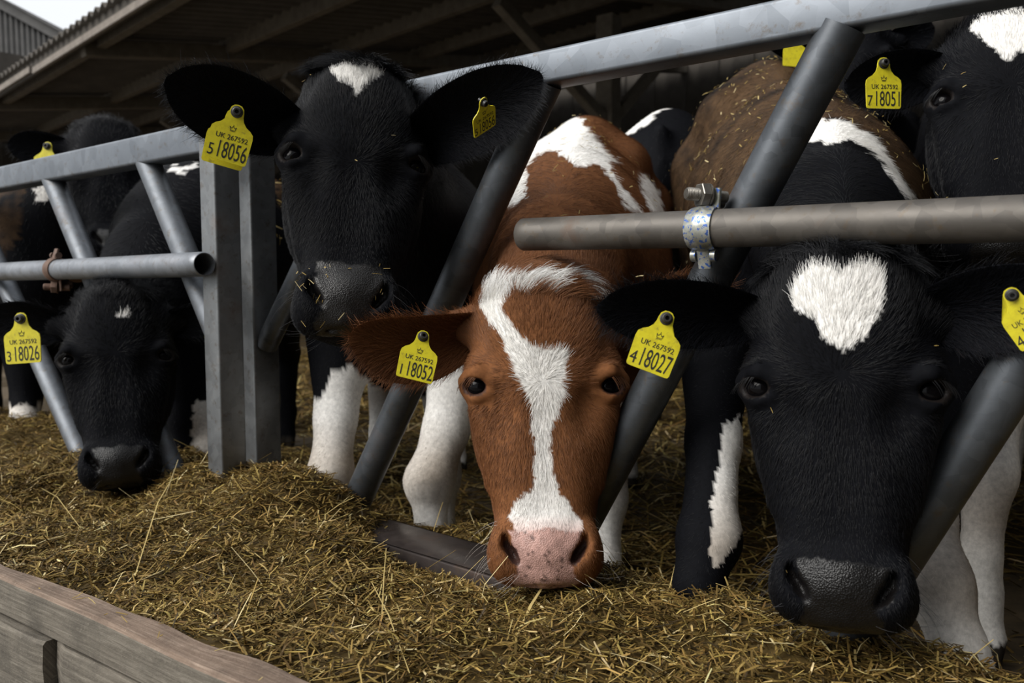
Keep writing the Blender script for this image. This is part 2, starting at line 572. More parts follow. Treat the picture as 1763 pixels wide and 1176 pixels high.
PAL = np.array([[0.084, 0.053, 0.015], [0.150, 0.094, 0.026], [0.245, 0.163, 0.046], [0.35, 0.245, 0.075],
                [0.46, 0.35, 0.14], [0.62, 0.51, 0.27], [0.040, 0.028, 0.012]])
def straw_cols(n, w, rng):
    i = rng.choice(len(PAL), n, p=np.array(w) / np.sum(w))
    return np.clip(PAL[i] * rng.uniform(0.75, 1.2, (n, 1)) * rng.uniform(0.94, 1.06, (n, 3)), 0, 1)

# ---- timber boards that hold the silage in
B0 = P(-260, 842, 1.0) - CAM; B1 = P(620, 1196, 1.0) - CAM
ZT = 0.255
B0 = CAM + B0 * ((ZT - CAM_Z) / B0[2]); B1 = CAM + B1 * ((ZT - CAM_Z) / B1[2])
b_dir = unit(B1 - B0); b_out = np.array([b_dir[1], -b_dir[0], 0])
if b_out[1] > 0: b_out = -b_out
bl = float(np.linalg.norm(B1 - B0)) + 0.5
def board_side(p):
    """Distance in front of the boards' back face (positive: on the passage side)."""
    return (p - B0)[..., :2] @ b_out[:2]
rng = np.random.default_rng(11)
hv, hf = grid_mesh(-1.0, 3.6, -0.36, 0.80, 0.02, heap_z)
ov = board_side(hv) > 0.030
hf = hf[~ov[hf].any(1)]
n1 = 128000
s = np.where(rng.random(n1) < 0.72, rng.uniform(-0.75, 1.25, n1), rng.uniform(1.0, 3.4, n1))
t = rng.uniform(-0.34, 0.72, n1)
z = heap_z(s, t)
root = F0[None] + s[:, None] * D_FENCE + t[:, None] * M_FENCE
root[:, 2] = z + rng.uniform(-0.004, 0.014, n1)
az = rng.uniform(0, 2 * math.pi, n1)
el = rng.normal(0, 0.30, n1)
ln = np.clip(rng.lognormal(math.log(0.0215), 0.42, n1), 0.009, 0.070)
wd = rng.uniform(0.0013, 0.0036, n1)
# a sprinkle of long pale stalks that stick up
lg = rng.random(n1) < 0.0055
ln[lg] = rng.uniform(0.045, 0.11, lg.sum()); el[lg] = rng.normal(0.2, 0.35, lg.sum()); wd[lg] = rng.uniform(0.0012, 0.0022, lg.sum())
root[lg, 2] += np.abs(np.sin(el[lg])) * ln[lg] * 0.35
dr = np.stack([np.cos(az) * np.cos(el), np.sin(az) * np.cos(el), np.sin(el)], 1)
up = np.tile([0.0, 0, 1.0], (n1, 1)) + rng.normal(0, 0.25, (n1, 3))
sv, sf = straws(root, ln, wd, dr, up, rng.normal(0, 0.07, n1), rng)
sc = straw_cols(n1, [0.24, 0.30, 0.25, 0.13, 0.055, 0.018, 0.10], rng)
sc[lg] = PAL[rng.choice([3, 4, 5], lg.sum())]
# a few big pale stalks lying where they catch the eye
for (xa, ya), (xb, yb), w_ in (((888, 1092), (938, 1012), 0.0046), ((232, 985), (300, 822), 0.0022), ((1312 / 2, 1075), (1330 / 2, 950), 0.0017), ((1145, 905), (1152, 880), 0.002),
                               ((820 / 2 + 410, 1010), (870 / 2 + 405, 1045), 0.002), ((560, 880), (610, 862), 0.002), ((1395, 1130), (1410, 1085), 0.002), ((705, 1150), (640, 1010), 0.0018), ((60, 830), (150, 930), 0.0018)):
    ra_, rb_ = P(xa, ya, 1.0) - CAM, P(xb, yb, 1.0) - CAM
    za = zb = 0.215
    pa, pb = CAM + ra_ * ((za - CAM_Z) / ra_[2]), CAM + rb_ * ((zb - CAM_Z) / rb_[2])
    mid_ = (pa + pb) / 2
    zz = float(heap_z(*st(mid_))) + 0.014
    k_ = (zz - CAM_Z) / (mid_[2] - CAM_Z)
    pa, pb = CAM + (pa - CAM) * k_, CAM + (pb - CAM) * k_
    v_, f_ = straws(((pa + pb) / 2)[None], np.array([np.linalg.norm(pb - pa)]), np.array([w_]), (pb - pa)[None] + np.array([[0, 0, 0.012]]), np.array([[0, 0, 1.0]]), np.array([0.04]), rng)
    sf = np.concatenate([sf, f_ + len(sv)]); sv = np.concatenate([sv, v_]); sc = np.concatenate([sc, PAL[4:5] * 1.05]); root = np.concatenate([root, ((pa + pb) / 2)[None]])
    dr = np.concatenate([dr, unit(pb - pa)[None]]); ln = np.append(ln, 0.01); n1 += 1
hc = np.tile([0.085, 0.056, 0.018], (len(hv), 1))
tip = np.maximum(board_side(root + dr * ln[:, None] * 0.5), board_side(root - dr * ln[:, None] * 0.5))
inb = np.repeat(tip < np.where(rng.random(n1) < 0.02, 0.03, -0.004), 6)
sf = sf[inb]
hu = np.unique(np.concatenate([hf.ravel(), sf.ravel() + len(hv)]))
hall = np.concatenate([hv, sv])[hu]; hcol = np.concatenate([hc, np.repeat(sc, 9, 0)])[hu]
hmap = np.full(len(hv) + len(sv), -1); hmap[hu] = np.arange(len(hu))
heap = mesh_np('silage_heap', hall, hmap[np.concatenate([hf, sf + len(hv)])], [M_STRAW],
               colors=hcol, smooth=False)
tag(heap, 'long heap of chopped golden brown silage between the timber boards and the barrier', 'silage', kind='stuff')

def bed_z(s, t):
    p = np.stack([s, t, 0 * s], -1)
    return 0.012 + 0.022 * wob(p, 0.55, 6, 1) + 0.012 * wob(p, 0.2, 8, 2)
bv, bf = grid_mesh(-2.2, 7.0, -7.0, -0.18, 0.08, bed_z)
n2 = 46000
q = rng.random(n2) ** 1.9
t = -0.2 - q * 6.0
s = rng.uniform(-1.7, 2.7, n2) * (1 + q * 0.7) + q * 2.6
root = F0[None] + s[:, None] * D_FENCE + t[:, None] * M_FENCE
root[:, 2] = bed_z(s, t) + rng.uniform(-0.004, 0.022, n2)
az = rng.uniform(0, 2 * math.pi, n2); el = rng.normal(0, 0.2, n2)
ln = np.clip(rng.lognormal(math.log(0.09), 0.5, n2), 0.03, 0.26) * (1 + q * 0.6)
wd = rng.uniform(0.0025, 0.006, n2) * (1 + q)
dr = np.stack([np.cos(az) * np.cos(el), np.sin(az) * np.cos(el), np.sin(el)], 1)
up = np.tile([0.0, 0, 1.0], (n2, 1)) + rng.normal(0, 0.25, (n2, 3))
sv, sf = straws(root, ln, wd, dr, up, rng.normal(0, 0.10, n2), rng)
sc = straw_cols(n2, [0.25, 0.28, 0.20, 0.14, 0.10, 0.05, 0.15], rng)
bed = mesh_np('straw_bedding', np.concatenate([bv, sv]), np.concatenate([bf, sf + len(bv)]), [M_STRAW],
              colors=np.concatenate([np.tile([0.05, 0.034, 0.015], (len(bv), 1)), np.repeat(sc, 9, 0)]), smooth=False)
tag(bed, 'loose trodden straw bedding on the pen floor under the cattle', 'straw', kind='stuff')

# ---- the boards themselves
tb = empty('timber_feed_wall', (B0[0], B0[1], 0))
tag(tb, 'weathered grey timber boards with a wavy sawn top edge holding back the silage', 'boards')
def plank(ztop, h, thick, wavy, shift, seed, top_mat, u0=0.0, u1=None, chamfer=0.0):
    n = 90
    u = np.linspace(u0, bl if u1 is None else u1, n)
    w = np.stack([u, u * 0 + seed, u * 0], 1)
    back = shift - (0.010 * wob(w, 0.22, 6, seed) + 0.005 * wob(w, 0.07, 6, seed + 1)) * wavy
    front = shift + thick + 0.003 * wob(w, 0.3, 6, seed + 2)
    if chamfer:
        front = front - chamfer * smooth01(1 - (u - u0) / 0.035) - (chamfer * 0.5) * smooth01(1 - (u[-1] - u) / 0.02)
    zt = ztop + (0.003 if top_mat else 0.0012) * wob(w, 0.25, 6, seed + 3)
    zb = ztop - h + 0.0012 * wob(w, 0.3, 6, seed + 4)
    ch = 0.004
    prof = [(back, zb), (back, zt - ch), (back + ch, zt), (front - ch, zt), (front, zt - ch), (front + 0.0015, (zt + zb) / 2), (front, zb + ch), (front - ch, zb)]
    v = []
    for off, z in prof:
        q = B0[None] + u[:, None] * b_dir + off[:, None] * b_out
        q[:, 2] = z
        v.append(q)
    m = len(prof)
    v = np.stack(v, 1).reshape(-1, 3)
    idx = np.arange(n * m).reshape(n, m)
    f, mi = [], []
    for j in range(m):
        j2 = (j + 1) % m
        f.append(np.stack([idx[:-1, j], idx[1:, j], idx[1:, j2], idx[:-1, j2]], 1))
        mi += [1 if (j in (1, 2, 3) and top_mat) else 0] * (n - 1)
    f.append(np.array([[idx[0, 0], idx[0, 1], idx[0, 6], idx[0, 7]], [idx[0, 1], idx[0, 2], idx[0, 3], idx[0, 4]], [idx[0, 1], idx[0, 4], idx[0, 5], idx[0, 6]],
                       [idx[-1, 7], idx[-1, 6], idx[-1, 1], idx[-1, 0]], [idx[-1, 4], idx[-1, 3], idx[-1, 2], idx[-1, 1]], [idx[-1, 6], idx[-1, 5], idx[-1, 4], idx[-1, 1]]]))
    mi += [0] * 6
    o = mesh_np('plank', v, np.concatenate(f), [M_WOOD, M_WOOD_TOP], parent=tb, smooth=True, mat_idx=mi)
    me = o.data
    me.set_sharp_from_angle(angle=math.radians(28))
    uv = me.uv_layers.new(name='UVMap')
    li = np.empty(len(me.loops), np.int32); me.loops.foreach_get('vertex_index', li)
    uu = u[li // m]; vv = np.array([0.0, 0.1, 0.11, 0.16, 0.17, 0.20, 0.23, 0.24])[li % m] + seed
    uv.data.foreach_set('uv', np.stack([uu, vv], 1).astype(np.float32).ravel())
    return o
NOTCH = P(105, 1130, 1.0) - CAM
NOTCH = CAM + NOTCH * ((ZT - 0.085 - CAM_Z) / NOTCH[2])
un = float((NOTCH - B0) @ b_dir)
plank(ZT, 0.056, 0.050, 1.0, 0.0, 3, True)
plank(ZT - 0.0575, 0.068, 0.046, 0.0, 0.010, 5, False, 0.0, un, 0.006)
plank(ZT - 0.0575, 0.068, 0.046, 0.0, 0.006, 6, False, un + 0.003, None, 0.010)
plank(ZT - 0.127, 0.066, 0.046, 0.0, 0.012, 8, False)
plank(ZT - 0.1945, 0.061, 0.046, 0.0, 0.010, 9, False)
# sawn nibs: a battens end behind the boards
bm = bmesh.new()
add_box(bm, B0 + b_dir * 0.9 - b_out * 0.02 + [0, 0, -0.27], B0 + b_dir * 0.9 - b_out * 0.02 + [0, 0, -0.10], 0.05, 0.04, hint=tuple(b_out))
obj_bm('batten', bm, M_WOOD, tb, smooth=False)
# dark strip half buried in the silage
bm = bmesh.new()
d0, d1 = P(98, 984, 1.36), P(212, 934, 1.50)
add_box(bm, d0, d1, 0.030, 0.022, bevel=0.004)
o = obj_bm('buried_strip', bm, M_CHANNEL, smooth=True, angle=40)
tag(o, 'dark steel strip half buried in the silage near the boards', 'steel strip')

# ================================================================== FEED BARRIERS
def box_rail(name, a, b, w, h, mat, parent, bevel=0.007, hint=(0, 0, 1)):
    bm = bmesh.new()
    add_box(bm, a, b, w, h, hint=hint, bevel=bevel, seg=4)
    return obj_bm(name, bm, mat, parent, angle=50)

def tube(name, a, b, r, mat, parent, weld=False):
    bm = bmesh.new()
    a, b = np.asarray(a, float), np.asarray(b, float)
    add_tube(bm, [a, a + (b - a) * 0.5, b], r, 32)
    if weld:
        d = unit(b - a)
        add_tube(bm, [a + d * 0.020, a + d * 0.030, a + d * 0.038], [r + 0.003, r + 0.0022, r * 0.99], 32, caps=False)
    return obj_bm(name, bm, mat, parent, angle=40)

br = empty('feed_barrier', FS(0, 0, 0))
tag(br, 'galvanised feed barrier with box top rail and slanting bars, nearer of the two', 'barrier')
rail_a = F(470, 214); rail_b = F(1990, -78)
rail_mid_a = F(920, 126.0)
zr = float(rail_mid_a[2])
ra = FS(float(st(F(466, 240))[0]), 0, zr); rb = FS(-1.25, 0, zr)
box_rail('top_rail', ra, rb, 0.048, 0.050, M_RAIL, br, 0.006)
ztop = zr - 0.024
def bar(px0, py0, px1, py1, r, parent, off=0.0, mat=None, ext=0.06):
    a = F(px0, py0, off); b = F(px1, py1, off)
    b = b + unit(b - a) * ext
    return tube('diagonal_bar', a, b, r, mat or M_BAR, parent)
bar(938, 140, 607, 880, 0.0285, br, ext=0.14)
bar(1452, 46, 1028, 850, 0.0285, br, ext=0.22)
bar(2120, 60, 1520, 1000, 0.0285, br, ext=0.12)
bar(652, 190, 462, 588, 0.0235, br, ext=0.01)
# end post of the nearer panel
sp = float(st(F(406, 300, 0.03))[0]) - 0.027
def post(s, t, w, dpt, z1, parent, mat=M_POST):
    return box_rail('end_post', FS(s, t, -0.1), FS(s, t, z1), dpt, w, mat, parent, 0.005, hint=tuple(D_FENCE))
post(sp, 0.0, 0.054, 0.064, zr + 0.0, br)
# bottom channel of the nearer panel
def channel(name, s0, s1, t, z, w, h, parent):
    bm = bmesh.new()
    a, b = FS(s0, t, z), FS(s1, t, z)
    add_box(bm, a, b, w, 0.008, bevel=0.003, seg=2)
    add_box(bm, FS(s0, t + w / 2 - 0.004, z - h / 2 + 0.004), FS(s1, t + w / 2 - 0.004, z - h / 2 + 0.004), 0.010, h, bevel=0.004, seg=2)
    add_box(bm, FS(s0, t - w / 2 + 0.004, z - h / 2 + 0.004), FS(s1, t - w / 2 + 0.004, z - h / 2 + 0.004), 0.010, h, bevel=0.004, seg=2)
    return obj_bm(name, bm, M_CHANNEL, parent, angle=40)
ch_p = F(810, 975)
channel('bottom_channel', S_POST - 0.05, -1.2, 0.03, 0.182, 0.11, 0.045, br)

bl2 = empty('feed_barrier', FS(1.5, LEFT_SHIFT, 0))
tag(bl2, 'galvanised feed barrier with box top rail and slanting bars, farther of the two', 'barrier')
LS = LEFT_SHIFT
zl = float(F(345, 243, LS)[2])
sl = float(st(F(341, 240, LS + 0.028))[0]) - 0.027
box_rail('top_rail', FS(sl + 0.02, LS, zl), FS(sl + 3.4, LS, zl), 0.052, 0.060, M_RAIL, bl2, 0.006)
post(sl + 0.0, LS, 0.054, 0.057, zl + 0.031, bl2)
for q in ((90, 306, 312, 845), (252, 272, 376, 575), (-60, 330, 150, 800), (-330, 370, -60, 800)):
    bar(*q, 0.026, bl2, off=LS, mat=M_BAR_L, ext=0.05 if q[0] != 252 else 0.0)
channel('bottom_channel', sl - 0.02, sl + 3.4, LS - 0.02, 0.19, 0.10, 0.045, bl2)

# ---- horizontal neck tubes clamped in front of the bars
R_T = 0.0243
def neck_tube(name, a, b, mat, label):
    bm = bmesh.new()
    a, b = np.asarray(a), np.asarray(b)
    d = unit(b - a)
    add_tube(bm, [a, a + d * 0.003, a + d * 0.02, b], [R_T - 0.002, R_T, R_T, R_T], 36, inner=R_T - 0.0035)
    bm2 = obj_bm(name, bm, mat, angle=40)
    tag(bm2, label, 'tube')
    return bm2
ta = F(900, 404, 0.055); tb2 = F(1763, 376, 0.055); tb2 = ta + (tb2 - ta) * 1.35
neck_tube('scaffold_tube', ta, tb2, M_TUBE, 'brownish weathered scaffold tube clamped across the nearer barrier above two heads')
LT = LS + 0.055
la = F(352, 455, LT); lb = F(0, 468, LT); lb = la + (lb - la) * 1.8
neck_tube('scaffold_tube', la, lb, M_TUBE_L, 'grey open ended scaffold tube clamped across the farther barrier')

def mat_clamp():
    m, nt, bs = new_mat('blue_flecked_zinc')
    tc = N(nt, 'ShaderNodeTexCoord')
    nz = N(nt, 'ShaderNodeTexNoise', Scale=190.0, Detail=3.0, Roughness=0.6)
    nb = N(nt, 'ShaderNodeTexNoise', Scale=40.0, Detail=5.0, Roughness=0.6)
    for q in (nz, nb): nt.links.new(tc.outputs['Object'], q.inputs['Vector'])
    cl = ramp(nt, nb.outputs[0], [(0.35, (0.20, 0.20, 0.16)), (0.65, (0.55, 0.56, 0.52))])
    cl = mixc(nt, ramp(nt, nz.outputs[0], [(0.55, (0, 0, 0)), (0.60, (0.9,) * 3)]), cl, (0.02, 0.10, 0.42))
    nt.links.new(cl, bs.inputs['Base Color'])
    bs.inputs['Metallic'].default_value = 0.55
    bs.inputs['Roughness'].default_value = 0.35
    return m
M_CLAMP = mat_clamp()
M_BLUE, _nt, _b = new_mat('blue_paint'); _b.inputs['Base Color'].default_value = (0.015, 0.07, 0.33, 1); _b.inputs['Roughness'].default_value = 0.5

def clamp(centre, axis, bar_axis, mat, boltmat, label, bolt_up=True, band_w=0.030):
    """Swivel coupler: a band round the tube, a hinge tab below, an eye bolt with nut above, a second band round the bar."""
    c = np.asarray(centre); ax = unit(axis)
    e = empty('tube_clamp', c)
    tag(e, label, 'clamp')
    outv = M_FENCE; upv = unit(np.cross(ax, outv)); upv = upv if upv[2] > 0 else -upv
    def pt(r, a, w): return c + ax * w + (outv * math.cos(a) + upv * math.sin(a)) * r
    # band with rolled edges and a middle rib
    bm = bmesh.new()
    ws = np.linspace(-1, 1, 9)
    nA = 40
    rows = []
    for i in range(nA + 1):
        a = math.radians(-118 + 236 * i / nA)
        tap = 1.0 - 0.30 * abs(i / nA - 0.5) ** 2 * 4 * 0.6
        row = []
        for w in ws:
            rr = R_T + 0.0016 + 0.0022 * (1 - w * w) ** 0.5 + (0.0012 if abs(w) < 0.3 else 0)
            row.append(pt(rr + 0.001, a, w * band_w / 2 * tap))
        rows.append(row)
    out = [[bm.verts.new(Vector(p)) for p in r] for r in rows]
    inn = [[bm.verts.new(Vector(pt(R_T + 0.0002, math.radians(-118 + 236 * i / nA), w * band_w / 2 * (1.0 - 0.30 * abs(i / nA - 0.5) ** 2 * 2.4)))) for w in (-1, 1)] for i in range(nA + 1)]
    for i in range(nA):
        for j in range(8):
            bm.faces.new([out[i][j], out[i][j + 1], out[i + 1][j + 1], out[i + 1][j]])
        bm.faces.new([inn[i][0], out[i][0], out[i + 1][0], inn[i + 1][0]])
        bm.faces.new([out[i][8], inn[i][1], inn[i + 1][1], out[i + 1][8]])
        bm.faces.new([inn[i][1], inn[i][0], inn[i + 1][0], inn[i + 1][1]])
    bmesh.ops.recalc_face_normals(bm, faces=bm.faces)
    obj_bm('band', bm, mat, e, angle=60)
    sgn = 1 if bolt_up else -1
    # bolt eye stands off at the top (or bottom) and points along the tube
    b0 = c + upv * sgn * (R_T + 0.018) + outv * 0.002
    bd = unit(outv * 0.80 - ax * 0.55 * (1 if (ax @ D_FENCE) < 0 else -1) + upv * 0.05)
    bm = bmesh.new()
    add_tube(bm, [b0 - bd * 0.030, b0 + bd * 0.026, b0 + bd * 0.0275], [0.0078, 0.0078, 0.0066], 20)
    for k in range(9):
        add_tube(bm, [b0 + bd * (0.008 + k * 0.002), b0 + bd * (0.0088 + k * 0.002), b0 + bd * (0.0096 + k * 0.002)], [0.0078, 0.0084, 0.0078], 20, caps=False)
    bolt = obj_bm('bolt', bm, boltmat, e, angle=40)
    bm = bmesh.new()
    add_tube(bm, [b0 - bd * 0.002, b0 - bd * 0.001, b0 + bd * 0.009, b0 + bd * 0.010], [0.0145, 0.0158, 0.0158, 0.0145], 6)
    obj_bm('nut', bm, boltmat, bolt, smooth=False)
    bm = bmesh.new()
    add_tube(bm, [b0 - bd * 0.004, b0 - bd * 0.002], 0.0155, 24)
    obj_bm('washer', bm, boltmat, bolt, angle=40)
    bm = bmesh.new()
    k0 = c + upv * sgn * (R_T + 0.001) + outv * 0.003
    for q in (-1, 1):
        add_box(bm, k0 + ax * q * 0.0095 - bd * 0.006, k0 + ax * q * 0.0105 - bd * 0.006 + upv * sgn * 0.026, 0.005, 0.012, hint=tuple(ax), bevel=0.002)
    obj_bm('fork', bm, mat, e, angle=40)
    # hinge tab on the other side
    bm = bmesh.new()
    add_box(bm, c - upv * sgn * (R_T - 0.002) + outv * 0.006, c - upv * sgn * (R_T + 0.026) - outv * 0.004, 0.018, 0.006, hint=tuple(outv), bevel=0.002)
    for q in (-1, 1):
        add_tube(bm, [c - upv * sgn * (R_T + 0.010) + ax * (q * 0.010), c - upv * sgn * (R_T + 0.010) + ax * (q * 0.017)], 0.008, 16)
    obj_bm('hinge', bm, mat, e, angle=40)
    # second half round the slanting bar behind
    bm = bmesh.new()
    ba = unit(bar_axis)
    cb = c - outv * 0.055
    add_tube(bm, [cb - ba * 0.014, cb - ba * 0.013, cb + ba * 0.013, cb + ba * 0.014], [0.030, 0.0335, 0.0335, 0.030], 28)
    obj_bm('rear_band', bm, mat, e, angle=40)
    bm = bmesh.new()
    e0 = c + upv * sgn * (R_T + 0.012) - outv * 0.022
    add_tube(bm, [e0 - ax * 0.002 - bd * 0.012, e0 + bd * 0.012], 0.0085, 20)
    obj_bm('eye_bolt', bm, boltmat, e, angle=40)
    return e
bar2_ax = F(1028, 850) - F(1452, 46)
tube_ax = ta - tb2
cl_c = ta + (tb2 - ta) * float((F(1214, 394, 0.055) - ta) @ (tb2 - ta) / ((tb2 - ta) @ (tb2 - ta)))
cl1 = clamp(cl_c, tube_ax, bar2_ax, M_CLAMP, M_BOLT, 'zinc swivel clamp flecked with blue paint on the brownish tube', band_w=0.036)
# embossed letters on the band, bent round it
def band_letters(word, c, ax, w_off, a0, size, mat, parent):
    fc = bpy.data.curves.new('lettering', 'FONT'); fc.body = word; fc.size = size; fc.align_x = 'LEFT'; fc.align_y = 'CENTER'; fc.extrude = 0.0003
    fo = bpy.data.objects.new('lettering', fc); COL.objects.link(fo)
    me = bpy.data.meshes.new_from_object(fo); bpy.data.objects.remove(fo)
    n = len(me.vertices); co = np.empty(n * 3, np.float32); me.vertices.foreach_get('co', co); co = co.reshape(-1, 3)
    outv = M_FENCE; upv = unit(np.cross(ax, outv)); upv = upv if upv[2] > 0 else -upv
    rr = R_T + 0.0058
    a = a0 - co[:, 0] / rr
    p = np.asarray(c)[None] + (outv[None] * np.cos(a)[:, None] + upv[None] * np.sin(a)[:, None]) * (rr + co[:, 2:3] * 0.6 - 0.0010) + np.asarray(ax)[None] * ((w_off + co[:, 1]) * -1)[:, None]
    me.vertices.foreach_set('co', p.astype(np.float32).ravel()); me.update()
    me.materials.clear(); me.materials.append(mat)
    o = bpy.data.objects.new('lettering', me); COL.objects.link(o); put(o, parent)
    return o
ax_r = unit(tb2 - ta)
band_letters('RINGST', cl_c, ax_r, 0.0, 0.62, 0.0085, M_BOLT, cl1)
cl_d = la + (lb - la) * float((F(97, 462, LT) - la) @ (lb - la) / ((lb - la) @ (lb - la)))
clamp(cl_d, lb - la, F(312, 845, LS) - F(90, 306, LS), M_RUST, M_RUST, 'rusty brown swivel clamp on the grey open ended tube', bolt_up=False)
# ================================================================== THE CATTLE: one continuous surface each, from blended volumes
class Field:
    """Signed distance on a stretched grid: fine round the head, coarse elsewhere."""
    def __init__(self, lo, hi, flo, fhi, hf, hc):
        self.ax = []
        for a in range(3):
            f0, f1 = max(lo[a], flo[a]), min(hi[a], fhi[a])
            left = np.arange(f0 - hc, lo[a] - hc, -hc)[::-1]
            mid = np.arange(f0, f1, hf)
            right = np.arange(mid[-1] + hc, hi[a] + hc, hc)
            self.ax.append(np.concatenate([left, mid, right]))
        self.D = np.full([len(a) for a in self.ax], 0.25, np.float32)

    def _block(self, lo, hi):
        sl, cs = [], []
        for a in range(3):
            i0 = max(int(np.searchsorted(self.ax[a], lo[a])) - 1, 0)
            i1 = min(int(np.searchsorted(self.ax[a], hi[a])) + 1, len(self.ax[a]))
            if i1 - i0 < 1: return None, None
            sl.append(slice(i0, i1)); cs.append(self.ax[a][i0:i1].astype(np.float32))
        X = cs[0][:, None, None]; Y = cs[1][None, :, None]; Z = cs[2][None, None, :]
        return tuple(sl), (X, Y, Z)

    def _fold(self, sl, d, k, sub):
        A = self.D[sl]
        if sub:
            B = -d
            h = np.clip(0.5 - 0.5 * (B - A) / -k * -1, 0, 1) if False else np.clip(0.5 + 0.5 * (B - A) / k, 0, 1)
            self.D[sl] = A * (1 - h) + B * h + k * h * (1 - h)
        else:
            h = np.clip(0.5 + 0.5 * (d - A) / k, 0, 1)
            self.D[sl] = d * (1 - h) + A * h - k * h * (1 - h)

    def cone(self, a, b, r1, r2, k=0.03, sub=False):
        a = np.asarray(a, float); b = np.asarray(b, float)
        m = max(r1, r2) + k * 1.2 + 0.03
        sl, c = self._block(np.minimum(a, b) - m, np.maximum(a, b) + m)
        if sl is None: return
        ba = b - a; L2 = float(ba @ ba) + 1e-12
        px, py, pz = c[0] - a[0], c[1] - a[1], c[2] - a[2]
        h = np.clip((px * ba[0] + py * ba[1] + pz * ba[2]) / L2, 0, 1)
        d = np.sqrt((px - h * ba[0]) ** 2 + (py - h * ba[1]) ** 2 + (pz - h * ba[2]) ** 2) - (r1 + (r2 - r1) * h)
        self._fold(sl, d.astype(np.float32), k, sub)

    def ell(self, c0, R, r, k=0.03, sub=False):
        c0 = np.asarray(c0, float); r = np.asarray(r, float)
        m = r.max() + k * 1.2 + 0.03
        sl, c = self._block(c0 - m, c0 + m)
        if sl is None: return
        p = [c[i] - c0[i] for i in range(3)]
        q = [(p[0] * R[i][0] + p[1] * R[i][1] + p[2] * R[i][2]) / r[i] for i in range(3)]
        k0 = np.sqrt(q[0] ** 2 + q[1] ** 2 + q[2] ** 2)
        k1 = np.sqrt((q[0] / r[0]) ** 2 + (q[1] / r[1]) ** 2 + (q[2] / r[2]) ** 2)
        d = k0 * (k0 - 1) / np.maximum(k1, 1e-6)
        self._fold(sl, d.astype(np.float32), k, sub)

    def surface(self):
        """Surface nets: vertices and quads of the zero level."""
        D = self.D; nx, ny, nz = D.shape
        ins = D < 0
        acc = np.zeros(((nx) * (ny) * (nz), 3)); cnt = np.zeros(nx * ny * nz)
        cid = lambda i, j, k: (i * ny + j) * nz + k
        quads = []
        for a in range(3):
            sa = [slice(None)] * 3; sb = [slice(None)] * 3
            sa[a] = slice(0, -1); sb[a] = slice(1, None)
            A, B = ins[tuple(sa)], ins[tuple(sb)]
            idx = np.argwhere(A != B)
            o1, o2 = [(1, 2), (2, 0), (0, 1)][a]
            dims = (nx, ny, nz)
            ok = (idx[:, o1] > 0) & (idx[:, o2] > 0) & (idx[:, o1] < dims[o1] - 1) & (idx[:, o2] < dims[o2] - 1)
            idx = idx[ok]
            i2 = idx.copy(); i2[:, a] += 1
            d0 = D[tuple(idx.T)]; d1 = D[tuple(i2.T)]
            t = d0 / (d0 - d1)
            p = np.stack([self.ax[q][idx[:, q]] for q in range(3)], 1)
            p[:, a] += t * (self.ax[a][i2[:, a]] - self.ax[a][idx[:, a]])
            cells = []
            for u, v in ((-1, -1), (0, -1), (0, 0), (-1, 0)):
                c = idx.copy(); c[:, o1] += u; c[:, o2] += v
                ci = cid(c[:, 0], c[:, 1], c[:, 2])
                cells.append(ci)
                for q in range(3):
                    acc[:, q] += np.bincount(ci, p[:, q], len(acc))
                cnt += np.bincount(ci, minlength=len(cnt))
            qd = np.stack(cells, 1)
            flip = d0 > d1
            qd[flip] = qd[flip][:, ::-1]
            quads.append(qd)
        qd = np.concatenate(quads)
        used = np.unique(qd)
        remap = np.full(len(acc), -1, np.int64); remap[used] = np.arange(len(used))
        return acc[used] / cnt[used][:, None], remap[qd]

def vnormals(v, f):
    n = np.cross(v[f[:, 2]] - v[f[:, 0]], v[f[:, 3]] - v[f[:, 1]]) if f.shape[1] == 4 else np.cross(v[f[:, 1]] - v[f[:, 0]], v[f[:, 2]] - v[f[:, 0]])
    o = np.zeros_like(v)
    for j in range(f.shape[1]):
        for q in range(3):
            o[:, q] += np.bincount(f[:, j], n[:, q], len(v))
    return o / np.maximum(np.linalg.norm(o, axis=1), 1e-12)[:, None]

def in_poly(x, y, poly):
    poly = np.asarray(poly, float)
    r = np.zeros(len(x), bool)
    j = len(poly) - 1
    for i in range(len(poly)):
        xi, yi = poly[i]; xj, yj = poly[j]
        c = ((yi > y) != (yj > y)) & (x < (xj - xi) * (y - yi) / ((yj - yi) if yj != yi else 1e-9) + xi)
        r ^= c
        j = i
    return r

